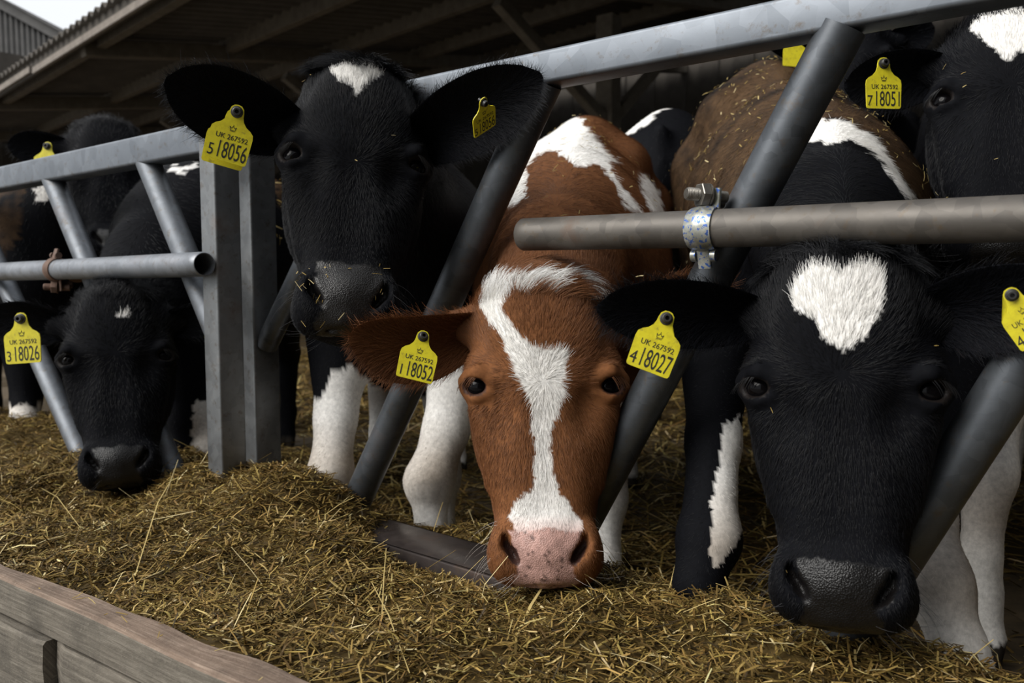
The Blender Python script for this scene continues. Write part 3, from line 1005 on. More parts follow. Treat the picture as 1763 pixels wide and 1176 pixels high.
# ---- coat materials
def mat_coat():
    m, nt, bs = new_mat('cattle_coat')
    at = N(nt, 'ShaderNodeAttribute'); at.attribute_name = 'Col'
    sk = N(nt, 'ShaderNodeAttribute'); sk.attribute_name = 'skin'
    tc = N(nt, 'ShaderNodeTexCoord')
    nz = N(nt, 'ShaderNodeTexNoise', Scale=120.0, Detail=5.0, Roughness=0.7)
    vo = N(nt, 'ShaderNodeTexVoronoi', Scale=520.0)
    nt.links.new(tc.outputs['Object'], nz.inputs['Vector']); nt.links.new(tc.outputs['Object'], vo.inputs['Vector'])
    v = ramp(nt, nz.outputs[0], [(0.3, (0.72,) * 3), (0.7, (1.15,) * 3)])
    nt.links.new(mixc(nt, 1.0, at.outputs['Color'], v, 'MULTIPLY'), bs.inputs['Base Color'])
    rr = nt.nodes.new('ShaderNodeMapRange')
    rr.inputs['To Min'].default_value = 0.75; rr.inputs['To Max'].default_value = 0.34
    nt.links.new(sk.outputs['Fac'], rr.inputs['Value']); nt.links.new(rr.outputs[0], bs.inputs['Roughness'])
    sp = nt.nodes.new('ShaderNodeMapRange')
    sp.inputs['To Min'].default_value = 0.06; sp.inputs['To Max'].default_value = 0.34
    nt.links.new(sk.outputs['Fac'], sp.inputs['Value']); nt.links.new(sp.outputs[0], bs.inputs['Specular IOR Level'])
    b1 = nt.nodes.new('ShaderNodeBump'); b1.inputs['Distance'].default_value = 0.0006
    nt.links.new(sk.outputs['Fac'], b1.inputs['Strength']); nt.links.new(vo.outputs['Distance'], b1.inputs['Height'])
    nt.links.new(b1.outputs[0], bs.inputs['Normal'])
    return m
M_COAT = mat_coat()

def mat_hair():
    m, nt, bs = new_mat('cattle_hair')
    at = N(nt, 'ShaderNodeAttribute'); at.attribute_name = 'Col'
    nt.links.new(at.outputs['Color'], bs.inputs['Base Color'])
    bs.inputs['Roughness'].default_value = 0.48
    bs.inputs['Specular IOR Level'].default_value = 0.25
    return m
M_HAIR = mat_hair()
M_EYE, _nt, _b = new_mat('eye')
_b.inputs['Base Color'].default_value = (0.003, 0.0025, 0.003, 1); _b.inputs['Roughness'].default_value = 0.12
_b.inputs['Specular IOR Level'].default_value = 0.14

BLACK = np.array([0.0044, 0.0047, 0.0062])
WHITE = np.array([0.83, 0.81, 0.775])
RED = np.array([0.195, 0.080, 0.032])
DIRT = np.array([0.085, 0.050, 0.026])
PINK = np.array([0.50, 0.30, 0.255])
SLATE = np.array([0.0065, 0.0060, 0.0060])

def make_hair(name, roots, nrm, flow, length, color, lift, jitter, rad, rng, parent, droop=0.0, npt=4):
    n = len(roots)
    if n == 0: return None
    tg = flow - (flow * nrm).sum(1)[:, None] * nrm
    tg /= np.maximum(np.linalg.norm(tg, axis=1), 1e-6)[:, None]
    tg = tg + rng.normal(0, jitter, (n, 3)); tg -= (tg * nrm).sum(1)[:, None] * nrm * 0.7
    tg /= np.maximum(np.linalg.norm(tg, axis=1), 1e-6)[:, None]
    lf = lift if hasattr(lift, '__len__') else np.full(n, lift)
    pts = np.zeros((n, npt, 3)); pts[:, 0] = roots - nrm * 0.0006
    for k in range(1, npt):
        u = k / (npt - 1)
        a = lf * (1.25 - 0.75 * u)
        d = tg * np.cos(a)[:, None] + nrm * np.sin(a)[:, None]
        d[:, 2] -= droop * u
        pts[:, k] = pts[:, k - 1] + d * (length / (npt - 1))[:, None]
    hc = bpy.data.hair_curves.new(name)
    hc.add_curves([npt] * n)
    hc.attributes['position'].data.foreach_set('vector', pts.astype(np.float32).ravel())
    ra = hc.attributes.get('radius') or hc.attributes.new('radius', 'FLOAT', 'POINT')
    prof = np.linspace(1.0, 0.25, npt)
    ra.data.foreach_set('value', (np.broadcast_to(rad, (n,))[:, None] * prof[None]).astype(np.float32).ravel())
    ca = hc.attributes.new('Col', 'FLOAT_COLOR', 'CURVE')
    c4 = np.ones((n, 4), np.float32); c4[:, :3] = color
    ca.data.foreach_set('color', c4.ravel())
    hc.materials.append(M_HAIR)
    o = bpy.data.objects.new(name, hc)
    COL.objects.link(o)
    put(o, parent)
    o['kind'] = 'stuff'
    return o

def ear_mesh(base, tip, width, up, facing, cup=0.35, droop=0.0, nt_=18, ns=22):
    """Leaf-shaped cupped ear: vertices, quads, and (t, side, front) per vertex."""
    base = np.asarray(base, float); tip = np.asarray(tip, float)
    L = tip - base; ln = np.linalg.norm(L); ax = L / ln
    fc = unit(np.asarray(facing) - (np.asarray(facing) @ ax) * ax)
    upv = np.cross(fc, ax); upv = upv if upv @ up > 0 else -upv
    vs, par = [], []
    for i in range(nt_):
        t = i / (nt_ - 1)
        tt = 0.02 + 0.975 * t
        prof = (0.52 + 0.48 * math.sin(min(tt / 0.52, 1.0) * math.pi / 2)) * (1.0 if tt < 0.52 else max(0.02, 1 - ((tt - 0.52) / 0.48) ** 2.3) ** 0.62)
        w = width / 2 * prof
        c = base + L * tt + np.array([0, 0, -droop * ln * math.sin(tt * math.pi * 0.9)])
        cu = cup * (1.25 - 0.75 * t)
        thick = 0.0115 * (1 - 0.55 * t) * max(0.25, prof)
        for j in range(ns):
            a = 2 * math.pi * j / ns
            s_, h_ = math.cos(a), math.sin(a)
            curl = cu * w * (s_ * s_)
            edge = (1 - s_ * s_) ** 0.5
            y = curl + thick * (0.5 * h_) * (0.35 + 0.65 * edge) - (1 - cu) * 0.0
            back = -0.010 * (1 - s_ * s_) * (1 - t)
            vs.append(c + upv * (s_ * w) + fc * (y + back)); par.append((t, s_, h_))
    v = np.array(vs)
    f = []
    for i in range(nt_ - 1):
        for j in range(ns):
            j2 = (j + 1) % ns
            f.append((i * ns + j, i * ns + j2, (i + 1) * ns + j2, (i + 1) * ns + j))
    cen = v.reshape(nt_, ns, 3)
    n = len(v)
    v = np.concatenate([v, [cen[0].mean(0), cen[-1].mean(0)]])
    par += [(0, 0, 0), (1, 0, 0)]
    for j in range(ns):
        j2 = (j + 1) % ns
        f.append((n, j2, j, n)); f.append((n + 1, (nt_ - 1) * ns + j, (nt_ - 1) * ns + j2, n + 1))
    f = np.array(f)
    f = np.array([q if len(set(q)) == 4 else q for q in f.tolist()])
    fn = np.cross(v[f[:, 1]] - v[f[:, 0]], v[f[:, 2]] - v[f[:, 0]])
    ce = v[f].mean(1)
    mid = base + ((ce - base) @ ax)[:, None] * ax
    mid += fc[None] * (((ce - mid) @ fc)[:, None]) * 0.6
    # orient by front/back parameter
    pr = np.array(par)[f][:, :, 2].mean(1)
    s_dir = np.sign((fn @ fc) * np.where(np.abs(pr) > 0.15, np.sign(pr), 0))
    if s_dir.sum() < 0: f = f[:, ::-1]
    return v, f, np.array(par), ax, upv, fc

HEADS = {}

def make_cow(key, sp):
    rng = np.random.default_rng(sp.get('seed', 1))
    poll, nose = P(*sp['poll']), P(*sp['nose'])
    L = np.linalg.norm(poll - nose); sc = L / 0.44 * sp.get('scale', 1.0)
    ez = (poll - nose) / L
    tc = CAM - (poll + nose) / 2
    ey = unit(tc - (tc @ ez) * ez)
    yaw, pit = math.radians(sp.get('yaw', 0)), math.radians(sp.get('pitch', 0))
    ex = np.cross(ez, ey)
    ey = ey * math.cos(yaw) + ex * math.sin(yaw)
    ex = np.cross(ez, ey)
    # pitch tips the face plane about the head's own cross axis (positive: forehead to the viewer)
    ez2 = ez * math.cos(pit) + ey * math.sin(pit); ey2 = ey * math.cos(pit) - ez * math.sin(pit)
    cen = (poll + nose) / 2
    ez, ey = ez2, ey2
    O = cen + ez * L / 2
    R = np.stack([ex, ey, ez])
    H = lambda x, y, z: O + (ex * x + ey * y + ez * z) * sc
    def loc(p): return ((p - O) @ R.T) / sc
    HEADS[key] = (O, R, sc)

    c1, c2 = P(*sp['chest']), P(*sp['rump'])
    bd = unit([c2[0] - c1[0], c2[1] - c1[1], 0]); bs_ = np.array([bd[1], -bd[0], 0])
    ears = sp.get('ears', [])
    lo = np.minimum.reduce([O - 0.3, H(0, 0, -.44) - 0.2, c1 - 0.42, c2 - 0.42]); hi = np.maximum.reduce([O + 0.3, c1 + 0.42, c2 + 0.42, H(0, 0, -.44) + .2])
    for leg in sp['legs']:
        for q in leg:
            w = P(*q[0]) if len(q[0]) == 3 and not isinstance(q[0], np.ndarray) else q[0]
            lo = np.minimum(lo, w - 0.12); hi = np.maximum(hi, w + 0.12)
    lo[2] = min(lo[2], -0.08)
    corners = np.array([H(x, y, z) for x in (-.15, .15) for y in (-.2, .04) for z in (-.47, .04)])
    hf = sp.get('fine', 0.0045)
    G = Field(lo, hi, corners.min(0), corners.max(0), hf, sp.get('coarse', 0.015))

    I3 = R; EZ = sp.get('ear_z', -0.075)
    # ---- torso
    bl = np.linalg.norm((c2 - c1)[:2])
    Rb = np.stack([bs_, bd, [0, 0, 1]])
    w = sp.get('girth', 1.0)
    mid = (c1 + c2) / 2
    G.ell(c1, Rb, (0.185 * w, 0.24 * w, 0.265 * w), 0.05)
    G.ell(mid + [0, 0, -0.03], Rb, (0.245 * w, bl * 0.62, 0.27 * w), 0.10)
    G.ell(c2, Rb, (0.215 * w, 0.25 * w, 0.235 * w), 0.10)
    top1 = c1 + [0, 0, 0.215 * w]; top2 = c2 + [0, 0, 0.195 * w]
    G.cone(top1, top2, 0.050, 0.050, 0.09)
    for q in (-1, 1):
        G.ell(c2 + bs_ * q * 0.135 * w + [0, 0, 0.10 * w] - bd * 0.12, Rb, (0.040, 0.07, 0.040), 0.09)
        G.ell(c1 + bs_ * q * 0.14 * w + [0, 0, -0.05], Rb, (0.075, 0.13, 0.19), 0.07)
    # tail
    tp = c2 + bd * 0.22 * w + [0, 0, 0.15 * w]
    G.cone(tp, tp + bd * 0.05 + [0, 0, -0.28], 0.026, 0.018, 0.03); G.cone(tp + bd * 0.05 + [0, 0, -0.28], tp + bd * 0.03 + [0, 0, -0.6], 0.018, 0.022, 0.02)
    # ---- neck
    nk = H(0, -0.125, -0.085)
    sh = c1 + [0, 0, 0.10 * w] - bd * 0.04
    nm = nk * 0.5 + sh * 0.5 + np.array([0, 0, sp.get('arch', 0.03)])
    G.cone(nk, nm, 0.088 * sc, 0.108, 0.05); G.cone(nm, sh, 0.108, 0.165, 0.07)
    G.cone(nm + [0, 0, -0.09], c1 + [0, 0, -0.10], 0.07, 0.15, 0.07)
    G.cone(H(0, -0.13, -0.02), nm + [0, 0, 0.045], 0.05 * sc, 0.06, 0.05); G.cone(nm + [0, 0, 0.045], top1, 0.06, 0.07, 0.06)
    # ---- legs
    for leg in sp['legs']:
        pts = [(np.asarray(P(*q[0])) if not isinstance(q[0], np.ndarray) else q[0], q[1]) for q in leg]
        for (a, ra), (b, rb) in zip(pts[:-1], pts[1:]):
            G.cone(a, b, ra, rb, 0.028)
        # cloven hoof
        hp = pts[-1][0]
        for q in (-1, 1):
            G.cone(hp + bs_ * q * 0.014, hp + bs_ * q * 0.017 - bd * 0.03 + [0, 0, -0.03], 0.020, 0.018, 0.008)
    # ---- skull
    e = lambda x, y, z, r, k=0.03, sub=False, RR=None: G.ell(H(x, y, z), I3 if RR is None else RR, np.array(r) * sc, k * sc, sub)
    c = lambda a, b, r1, r2, k=0.03, sub=False: G.cone(H(*a), H(*b), r1 * sc, r2 * sc, k * sc, sub)
    e(0, -0.088, -0.105, (0.097, 0.085, 0.110), 0.03)
    e(0, -0.080, -0.038, (0.080, 0.062, 0.038), 0.03)
    e(0, -0.024, -0.105, (0.070, 0.026, 0.085), 0.03)
    for q in (-1, 1):
        c((q * 0.030, -0.066, -0.17), (q * 0.024, -0.055, -0.355), 0.060, 0.040, 0.025)
        c((q * 0.058, -0.135, -0.165), (q * 0.034, -0.098, -0.36), 0.051, 0.035, 0.03)
        e(q * 0.064, -0.125, -0.215, (0.037, 0.058, 0.078), 0.03)
        e(q * 0.084, -0.062, -0.150, (0.028, 0.036, 0.036), 0.026)          # brow
        c((q * 0.080, -0.052, -0.205), (q * 0.064, -0.064, -0.300), 0.022, 0.014, 0.025)   # cheek ridge
        e(q * 0.090, -0.050, -0.168, (0.0240, 0.025, 0.025), 0.016)          # eyeball bulge
        c((q * 0.066, -0.020, -0.162), (q * 0.090, -0.021, -0.1500), 0.0085, 0.0095, 0.010)   # upper lid, overhanging
        c((q * 0.090, -0.021, -0.1500), (q * 0.113, -0.050, -0.160), 0.0095, 0.0075, 0.010)
        c((q * 0.070, -0.022, -0.178), (q * 0.092, -0.028, -0.1840), 0.0055, 0.0060, 0.009)   # lower lid
        c((q * 0.092, -0.028, -0.1840), (q * 0.111, -0.052, -0.172), 0.0060, 0.0055, 0.009)
        e(q * 0.058, 0.005, -0.207, (0.016, 0.023, 0.034), 0.022, True)      # hollow below the inner corner
        c((q * 0.072, -0.095, EZ), (q * 0.118, -0.102, EZ), 0.036, 0.026, 0.03)    # ear root
    # muzzle
    e(0, -0.060, -0.392, (0.066, 0.056, 0.046), 0.03)
    for q in (-1, 1):
        e(q * 0.043, -0.058, -0.402, (0.036, 0.048, 0.038), 0.018)
        e(q * 0.052, -0.030, -0.382, (0.020, 0.022, 0.032), 0.014)      # nostril wing
    e(0, -0.036, -0.382, (0.042, 0.031, 0.036), 0.016)
    e(0, -0.042, -0.420, (0.038, 0.030, 0.020), 0.014)
    e(0, -0.088, -0.420, (0.047, 0.036, 0.024), 0.012)
    for q in (-1, 1):
        an = math.radians(33 * q)
        Rn = np.stack([ex * math.cos(an) - ez * math.sin(an) * 1.0, ey, ex * math.sin(an) + ez * math.cos(an)])
        e(q * 0.0445, -0.006, -0.391, (0.0066, 0.024, 0.0175), 0.007, True, Rn)
        e(q * 0.0530, -0.012, -0.377, (0.0048, 0.015, 0.012), 0.008, True)
        # lid opening
        e(q * 0.096, -0.024, -0.1690, (0.0165, 0.0190, 0.0112), 0.004, True)
    # mouth line
    for q in (-1, 1):
        c((0, -0.018, -0.440), (q * 0.045, -0.052, -0.428), 0.0030, 0.0030, 0.006, True)
    v, f = G.surface()
    body_n = len(v)
    par = np.zeros((body_n, 3)); isear = np.zeros(body_n, int)
    # ---- ears joined into the same mesh
    earinfo = []
    for k_, er in enumerate(ears):
        q = er['side']
        b0 = H(q * 0.088, -0.098, EZ); 
        tip = P(*er['tip'])
        fc = unit(CAM - (b0 + tip) / 2) + np.asarray(er.get('face', (0, 0, -0.25)))
        ev, ef, ep, ax, upv, fcv = ear_mesh(b0, tip, er['width'], np.array([0, 0, 1.0]), fc, er.get('cup', 0.4), er.get('droop', 0.0))
        f = np.concatenate([f, ef + len(v)]); v = np.concatenate([v, ev])
        par = np.concatenate([par, ep]); isear = np.concatenate([isear, np.full(len(ev), k_ + 1)])
        earinfo.append((ax, upv, fcv))
    nrm = vnormals(v, f)

    # ---- colours: markings are polygons laid on this animal's own surface
    def paint(p, ear):
        n = len(p)
        h = loc(p)
        x, y, d = proj(p)
        fx = 3.2 * wob(p, 0.020, 8, 1) + 1.6 * wob(p, 0.007, 8, 2); fy = 3.2 * wob(p, 0.020, 8, 3) + 1.6 * wob(p, 0.007, 8, 4)
        col = np.tile(np.asarray(sp.get('base', BLACK), float), (n, 1))
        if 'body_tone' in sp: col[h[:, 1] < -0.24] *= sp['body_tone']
        on_head = (h[:, 1] > np.where(h[:, 2] < -0.2, -0.17 , -0.22)) & (h[:, 2] > -0.47) & (np.abs(h[:, 0]) < np.where(h[:, 2] > -0.15, 0.17, 0.125)) & (h[:, 2] < 0.06) & (ear == 0)
        for reg, poly, cc in sp.get('marks', []):
            m = in_poly(x + fx, y + fy, poly)
            if reg == 'head': m &= on_head & (h[:, 1] > -0.10)
            elif reg == 'body': m &= ~on_head & (ear == 0)
            elif reg == 'low': m &= ~on_head & (p[:, 2] < 0.62) & (ear == 0)
            col[m] = cc
        # knees and lower legs pick up a brownish stain
        wl = (col[:, 0] > 0.4) & ~on_head & (p[:, 2] < 0.62)
        k_ = np.clip(1.2 - np.abs(p[:, 2] - 0.265) / 0.085, 0, 1) * (0.70 + 0.30 * wob(p, 0.09, 6, 2))
        col[wl] = col[wl] * (1 - 0.75 * np.clip(k_, 0, 1)[wl, None]) + np.array([0.22, 0.145, 0.075]) * 0.75 * np.clip(k_, 0, 1)[wl, None]
        hoof = p[:, 2] < 0.045
        col[hoof] = (0.03, 0.025, 0.02)
        if 'dirt' in sp:
            m = in_poly(x + fx * 2, y + fy * 2, sp['dirt']) & ~on_head & (ear == 0)
            k_ = np.clip(0.75 + 0.35 * wob(p, 0.10, 8, 5) + 0.2 * wob(p, 0.02, 8, 3), 0, 1)[:, None]
            col = np.where(m[:, None] & (col[:, :1] < 0.3), col * (1 - k_) + DIRT * k_, col)
        skin = np.zeros(n)
        # bare nose pad, nostrils, lid rims
        pw = np.interp(-h[:, 2], [-sp.get('pad_top', -0.361) - 0.006, 0.372, 0.392, 0.412, 0.430, 0.440], [0.046, 0.047, 0.038, 0.036, 0.044, 0.040])
        pad = on_head & (h[:, 1] > -0.050) & (np.abs(h[:, 0]) < pw + 0.0015 * wob(p, 0.012, 6, 1)) & (h[:, 2] < sp.get('pad_top', -0.361) + 0.003 * wob(p, 0.03, 6, 2)) & (h[:, 2] > -0.441)
        nose_c = np.asarray(sp.get('nose_col', SLATE))
        col[pad] = nose_c * (1 + 0.15 * wob(p, 0.010, 8, 2))[pad, None]
        skin[pad] = 1.0
        if sp.get('pink'):
            edge = on_head & (h[:, 1] > -0.06) & ~pad & (np.abs(h[:, 0]) < 0.05) & (h[:, 2] < -0.33)
            k_ = np.clip((-0.340 - h[:, 2]) / 0.022, 0, 1)[:, None] * 0.55
            wh = edge & (col[:, 0] > 0.4)
            col[wh] = col[wh] * (1 - k_[wh]) + np.array([0.62, 0.36, 0.31]) * k_[wh]
            fl = pad & (wob(p, 0.0035, 10, 4) > 1.05)
            col[fl] = (0.12, 0.07, 0.06)
        for q in (-1, 1):
            an = math.radians(33 * q)
            a_ = (h[:, 0] - q * 0.0445) * math.cos(an) - (h[:, 2] + 0.391) * math.sin(an)
            b_ = (h[:, 0] - q * 0.0445) * math.sin(an) + (h[:, 2] + 0.391) * math.cos(an)
            nn = on_head & ((a_ / 0.0075) ** 2 + (b_ / 0.0185) ** 2 < 1) & (h[:, 1] > -0.05)
            col[nn] = np.array([0.055, 0.026, 0.020]) if sp.get('pink') else np.array([0.006, 0.005, 0.005])
            skin[nn] = 0.8
            ed = np.sqrt(((h[:, 0] - q * 0.095) / 0.020) ** 2 + ((h[:, 1] + 0.034) / 0.030) ** 2 + ((h[:, 2] + 0.169) / 0.0145) ** 2)
            rim = on_head & (ed < 1.0)
            col[rim] = np.asarray(sp.get('lid', (0.012, 0.009, 0.008)))
            skin[rim] = 0.5
        if len(ear):
            pass
        return col, skin, on_head
    col, skin, on_head = paint(v, isear)
    em = isear > 0
    base = np.asarray(sp.get('base', BLACK), float)
    inner = em & (par[:, 2] > 0)
    col[em] = base * (0.75 if sp.get('base') is not None else 1.3)
    col[inner] = base * (0.6 if sp.get('base') is not None else 1.5)
    root = empty('cow', (c1[0], c1[1], 0))
    tag(root, sp['label'], 'cow', 'cattle in the pen')
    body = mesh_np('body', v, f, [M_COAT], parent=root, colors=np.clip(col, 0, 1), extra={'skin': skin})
    # ---- eyes
    for q in (-1, 1):
        bm = bmesh.new()
        bmesh.ops.create_uvsphere(bm, u_segments=24, v_segments=16, radius=0.0190 * sc)
        bmesh.ops.translate(bm, verts=bm.verts, vec=Vector(H(q * 0.0888, -0.0450, -0.168)))
        obj_bm('eye', bm, M_EYE, root)

    # ---- coat hair
    nh = sp.get('hairs', 0)
    if nh:
        # keep faces that look towards the passage and lie in or near the picture
        tri = np.concatenate([f[:, [0, 1, 2]], f[:, [0, 2, 3]]])
        ce = v[tri].mean(1)
        cr = np.cross(v[tri[:, 1]] - v[tri[:, 0]], v[tri[:, 2]] - v[tri[:, 0]])
        ar = np.linalg.norm(cr, axis=1) / 2
        fn = cr / np.maximum(2 * ar, 1e-12)[:, None]
        tv = CAM - ce; tv /= np.linalg.norm(tv, axis=1)[:, None]
        x, y, d = proj(ce)
        vis = ((fn * tv).sum(1) > -0.25) & (x > -120) & (x < 1883) & (y > -120) & (y < 1300)
        hl = loc(ce)
        te = isear[tri[:, 0]] > 0
        headish = (hl[:, 1] > -0.2) & (hl[:, 2] > -0.47) & (np.abs(hl[:, 0]) < 0.2) & (hl[:, 2] < 0.1)
        wgt = ar * vis * np.where(te, 1.5, np.where(headish, 1.0, sp.get('body_hair', 0.22)))
        pk = rng.choice(len(tri), nh, p=wgt / wgt.sum())
        a, b = rng.random(nh), rng.random(nh)
        sw = a + b > 1; a[sw] = 1 - a[sw]; b[sw] = 1 - b[sw]
        T = tri[pk]
        mixv = lambda A: A[T[:, 0]] * (1 - a - b)[:, None] + A[T[:, 1]] * a[:, None] + A[T[:, 2]] * b[:, None]
        rp = mixv(v); rn = mixv(nrm); rn /= np.maximum(np.linalg.norm(rn, axis=1), 1e-6)[:, None]
        rpar = mixv(par); rear = isear[T[:, 0]]
        rc, rs, roh = paint(rp, rear)
        h = loc(rp)
        # flow
        zw = sp.get('whorl', -0.165); xw = sp.get('whorl_x', 0.0)
        dx, dz = h[:, 0] - xw, h[:, 2] - zw
        sw_ = 0.35 * np.exp(-(dx ** 2 + dz ** 2) / 0.03 ** 2)
        fl = (dx + sw_ * dz)[:, None] * ex + (dz * np.where(dz > 0, 1.3, 1.8) - sw_ * dx)[:, None] * ez
        fl[h[:, 2] < -0.26] = -ez + 0.5 * ex * (h[h[:, 2] < -0.26, 0] / 0.06)[:, None]
        bodyf = ~roh & (rear == 0)
        fl[bodyf] = bd * 0.6 + np.array([0, 0, -0.8])
        ln = np.full(nh, 0.011) * sc
        ln = np.where(h[:, 2] > -0.10, 0.015, ln); ln = np.where(h[:, 2] < -0.30, 0.0065, ln)
        ln = np.where(bodyf, np.where(rp[:, 2] < 0.55, 0.0065, 0.015), ln)
        lift = np.full(nh, 0.30); lift = np.where(bodyf, 0.26, lift)
        near_eye = roh & (np.abs(np.abs(h[:, 0]) - 0.094) < 0.03) & (np.abs(h[:, 2] + 0.168) < 0.026) & (h[:, 1] > -0.07)
        ln = np.where(near_eye, 0.0025, ln)
        lift = np.where(near_eye, 0.15, lift)
        for k_, (ax, upv, fcv) in enumerate(earinfo):
            m = rear == k_ + 1
            fl[m] = ax * 0.8 + upv * (rpar[m, 1] * 1.1)[:, None]
            edge = np.abs(rpar[m, 1]) > 0.8
            ln[m] = np.where(edge, 0.021, np.where(rpar[m, 2] > 0, 0.020, 0.012)) * rng.uniform(0.6, 1.2, m.sum())
            lift[m] = np.where(edge, 0.45, 0.35)
            rc[m] = base * np.where(rpar[m, 2] > 0.2, 0.8 if sp.get('base') is not None else 1.9, 1.3)[:, None]
            if sp.get('ear_rim') is not None:
                mm = np.where(m)[0][edge]
                rc[mm] = sp['ear_rim']
        keep = (rs < 0.4)
        ln *= rng.uniform(0.65, 1.25, nh)
        rc = np.clip(rc * rng.uniform(0.82, 1.18, (nh, 1)), 0, 0.92)
        brown = rng.random(nh) < 0.06
        dk = rc.sum(1) < 0.08
        rc[brown & dk] = rc[brown & dk] * [1.7, 1.3, 1.1]
        K = keep
        make_hair('coat_hair', rp[K], rn[K], fl[K], ln[K], rc[K], lift[K], 0.16, 0.00026 * sp.get('hair_r', 1.0), rng, root)
        # topknot: long loose hair on the poll
        nt2 = int(sp.get('tuft', 2600))
        if nt2:
            w2 = ar * (hl[:, 2] > sp.get('tuft_z', -0.05)) * (np.abs(hl[:, 0]) < 0.105) * (hl[:, 1] > -0.15) * (hl[:, 2] < 0.02) * (~te)
            if w2.sum() > 0:
                pk = rng.choice(len(tri), nt2, p=w2 / w2.sum()); T = tri[pk]
                rp = v[T].mean(1) + rng.normal(0, 0.002, (nt2, 3)); rn = fn[pk]
                rc, _, _ = paint(rp, np.zeros(nt2, int))
                if 'tuft_z' in sp or 'base' not in sp: rc = np.tile(BLACK * 1.2, (nt2, 1))
                h = loc(rp)
                clump = 0.5 * wob(rp, 0.03, 8, 6)
                fl = ex[None] * (h[:, 0] * 9 + clump + sp.get('sweep', 0.0))[:, None] + ez * 0.6 + ey[None] * (0.35 + 0.6 * wob(rp, 0.05, 6, 7))[:, None]
                rc = np.clip(rc * rng.uniform(0.7, 1.35, (nt2, 1)), 0, 0.92)
                make_hair('poll_tuft', rp, rn, fl, rng.uniform(*sp.get('tuft_len', (0.018, 0.040)), nt2) * sc, rc, np.full(nt2, sp.get('tuft_lift', 0.50)), 0.18, 0.00034, rng, root, droop=0.35, npt=6)
        # lashes and whiskers
        rl, nl, fl2, ll, cl_ = [], [], [], [], []
        for q in (-1, 1):
            for k_ in range(26):
                u = rng.uniform(-1, 1)
                rl.append(H(q * (0.103 + 0.011 * u), -0.024 - 0.016 * u, -0.1555 - 0.005 * u * u)); nl.append(ey * 0.5 + ex * q * 0.85)
                fl2.append(-ez * 0.35 + ex * q * 0.9 + ey * 0.2); ll.append(rng.uniform(0.012, 0.021)); cl_.append(base * 0.8 + 0.01)
        nl = np.array([unit(q) for q in nl])
        make_hair('eyelashes', np.array(rl), nl, np.array(fl2), np.array(ll), np.array(cl_), np.full(len(rl), 0.5), 0.15, 0.0003, rng, root, droop=0.35)
        m = (hl[:, 2] < -0.345) & (hl[:, 2] > -0.455) & (np.abs(hl[:, 0]) > np.where(hl[:, 2] > -0.415, 0.060, 0.03)) & (hl[:, 1] > -0.12) & ~te
        w2 = ar * m
        if w2.sum() > 0:
            nw = 64
            pk = rng.choice(len(tri), nw, p=w2 / w2.sum()); T = tri[pk]
            h = loc(v[T].mean(1))
            make_hair('whiskers', v[T].mean(1), fn[pk], ex[None] * np.sign(h[:, :1]) - ez[None] * 0.35, rng.uniform(0.018, 0.05, nw), np.tile(np.asarray(sp.get('whisker', (0.05, 0.05, 0.055))), (nw, 1)), np.full(nw, 0.75), 0.25, 0.00018, rng, root, droop=0.1)
    return root, H, (v, nrm, f)

# ---- leg helpers: generic legs hung from a body when the photograph hides them
def gl(x, y, z): return np.array([x, y, z], float)
def hind_legs(c1, c2, w=1.0, skip=()):
    a, b = P(*c1), P(*c2)
    bd = unit([b[0] - a[0], b[1] - a[1], 0]); s = np.array([bd[1], -bd[0], 0])
    out = []
    for q in (-1, 1):
        if q in skip: continue
        h = b + s * q * 0.13 * w
        out.append([(gl(h[0], h[1], b[2] - 0.05), 0.13 * w), ((h - bd * 0.10) * [1, 1, 0] + [0, 0, 0.55], 0.085), ((h + bd * 0.14) * [1, 1, 0] + [0, 0, 0.36], 0.043), ((h + bd * 0.10) * [1, 1, 0] + [0, 0, 0.13], 0.029), ((h + bd * 0.06) * [1, 1, 0] + [0, 0, 0.05], 0.032)])
    return out
def fore_legs(c1, c2, w=1.0, skip=()):
    a, b = P(*c1), P(*c2)
    bd = unit([b[0] - a[0], b[1] - a[1], 0]); s = np.array([bd[1], -bd[0], 0])
    out = []
    for q in (-1, 1):
        if q in skip: continue
        h = a + s * q * 0.12 * w
        out.append([(gl(h[0], h[1], a[2] - 0.05), 0.10 * w), (gl(h[0], h[1], 0.52), 0.062), (h * [1, 1, 0] + [0, 0, 0.29], 0.043), (h * [1, 1, 0] + [0, 0, 0.13], 0.028), ((h - bd * 0.02) * [1, 1, 0] + [0, 0, 0.05], 0.032)])
    return out
def leg_to_ground(pts, lean=(0, 0)):
    """Fore leg through given (px, py, depth, radius) joints, then fetlock and foot straight below."""
    out = [((x, y, d), r) for x, y, d, r in pts]
    p = P(*out[-1][0])
    if p[2] > 0.12:
        out.append((gl(p[0] + lean[0], p[1] + lean[1], 0.115), 0.031)); out.append((gl(p[0] + lean[0] * 1.2, p[1] + lean[1] * 1.2 - 0.02, 0.045), 0.032))
    else:
        out.append((gl(p[0] + lean[0], p[1] + lean[1] - 0.01, 0.045), 0.032))
    return out
A_C, A_Rp = (1405, 450, 1.62), (1318, 268, 2.28)
COWS = {}
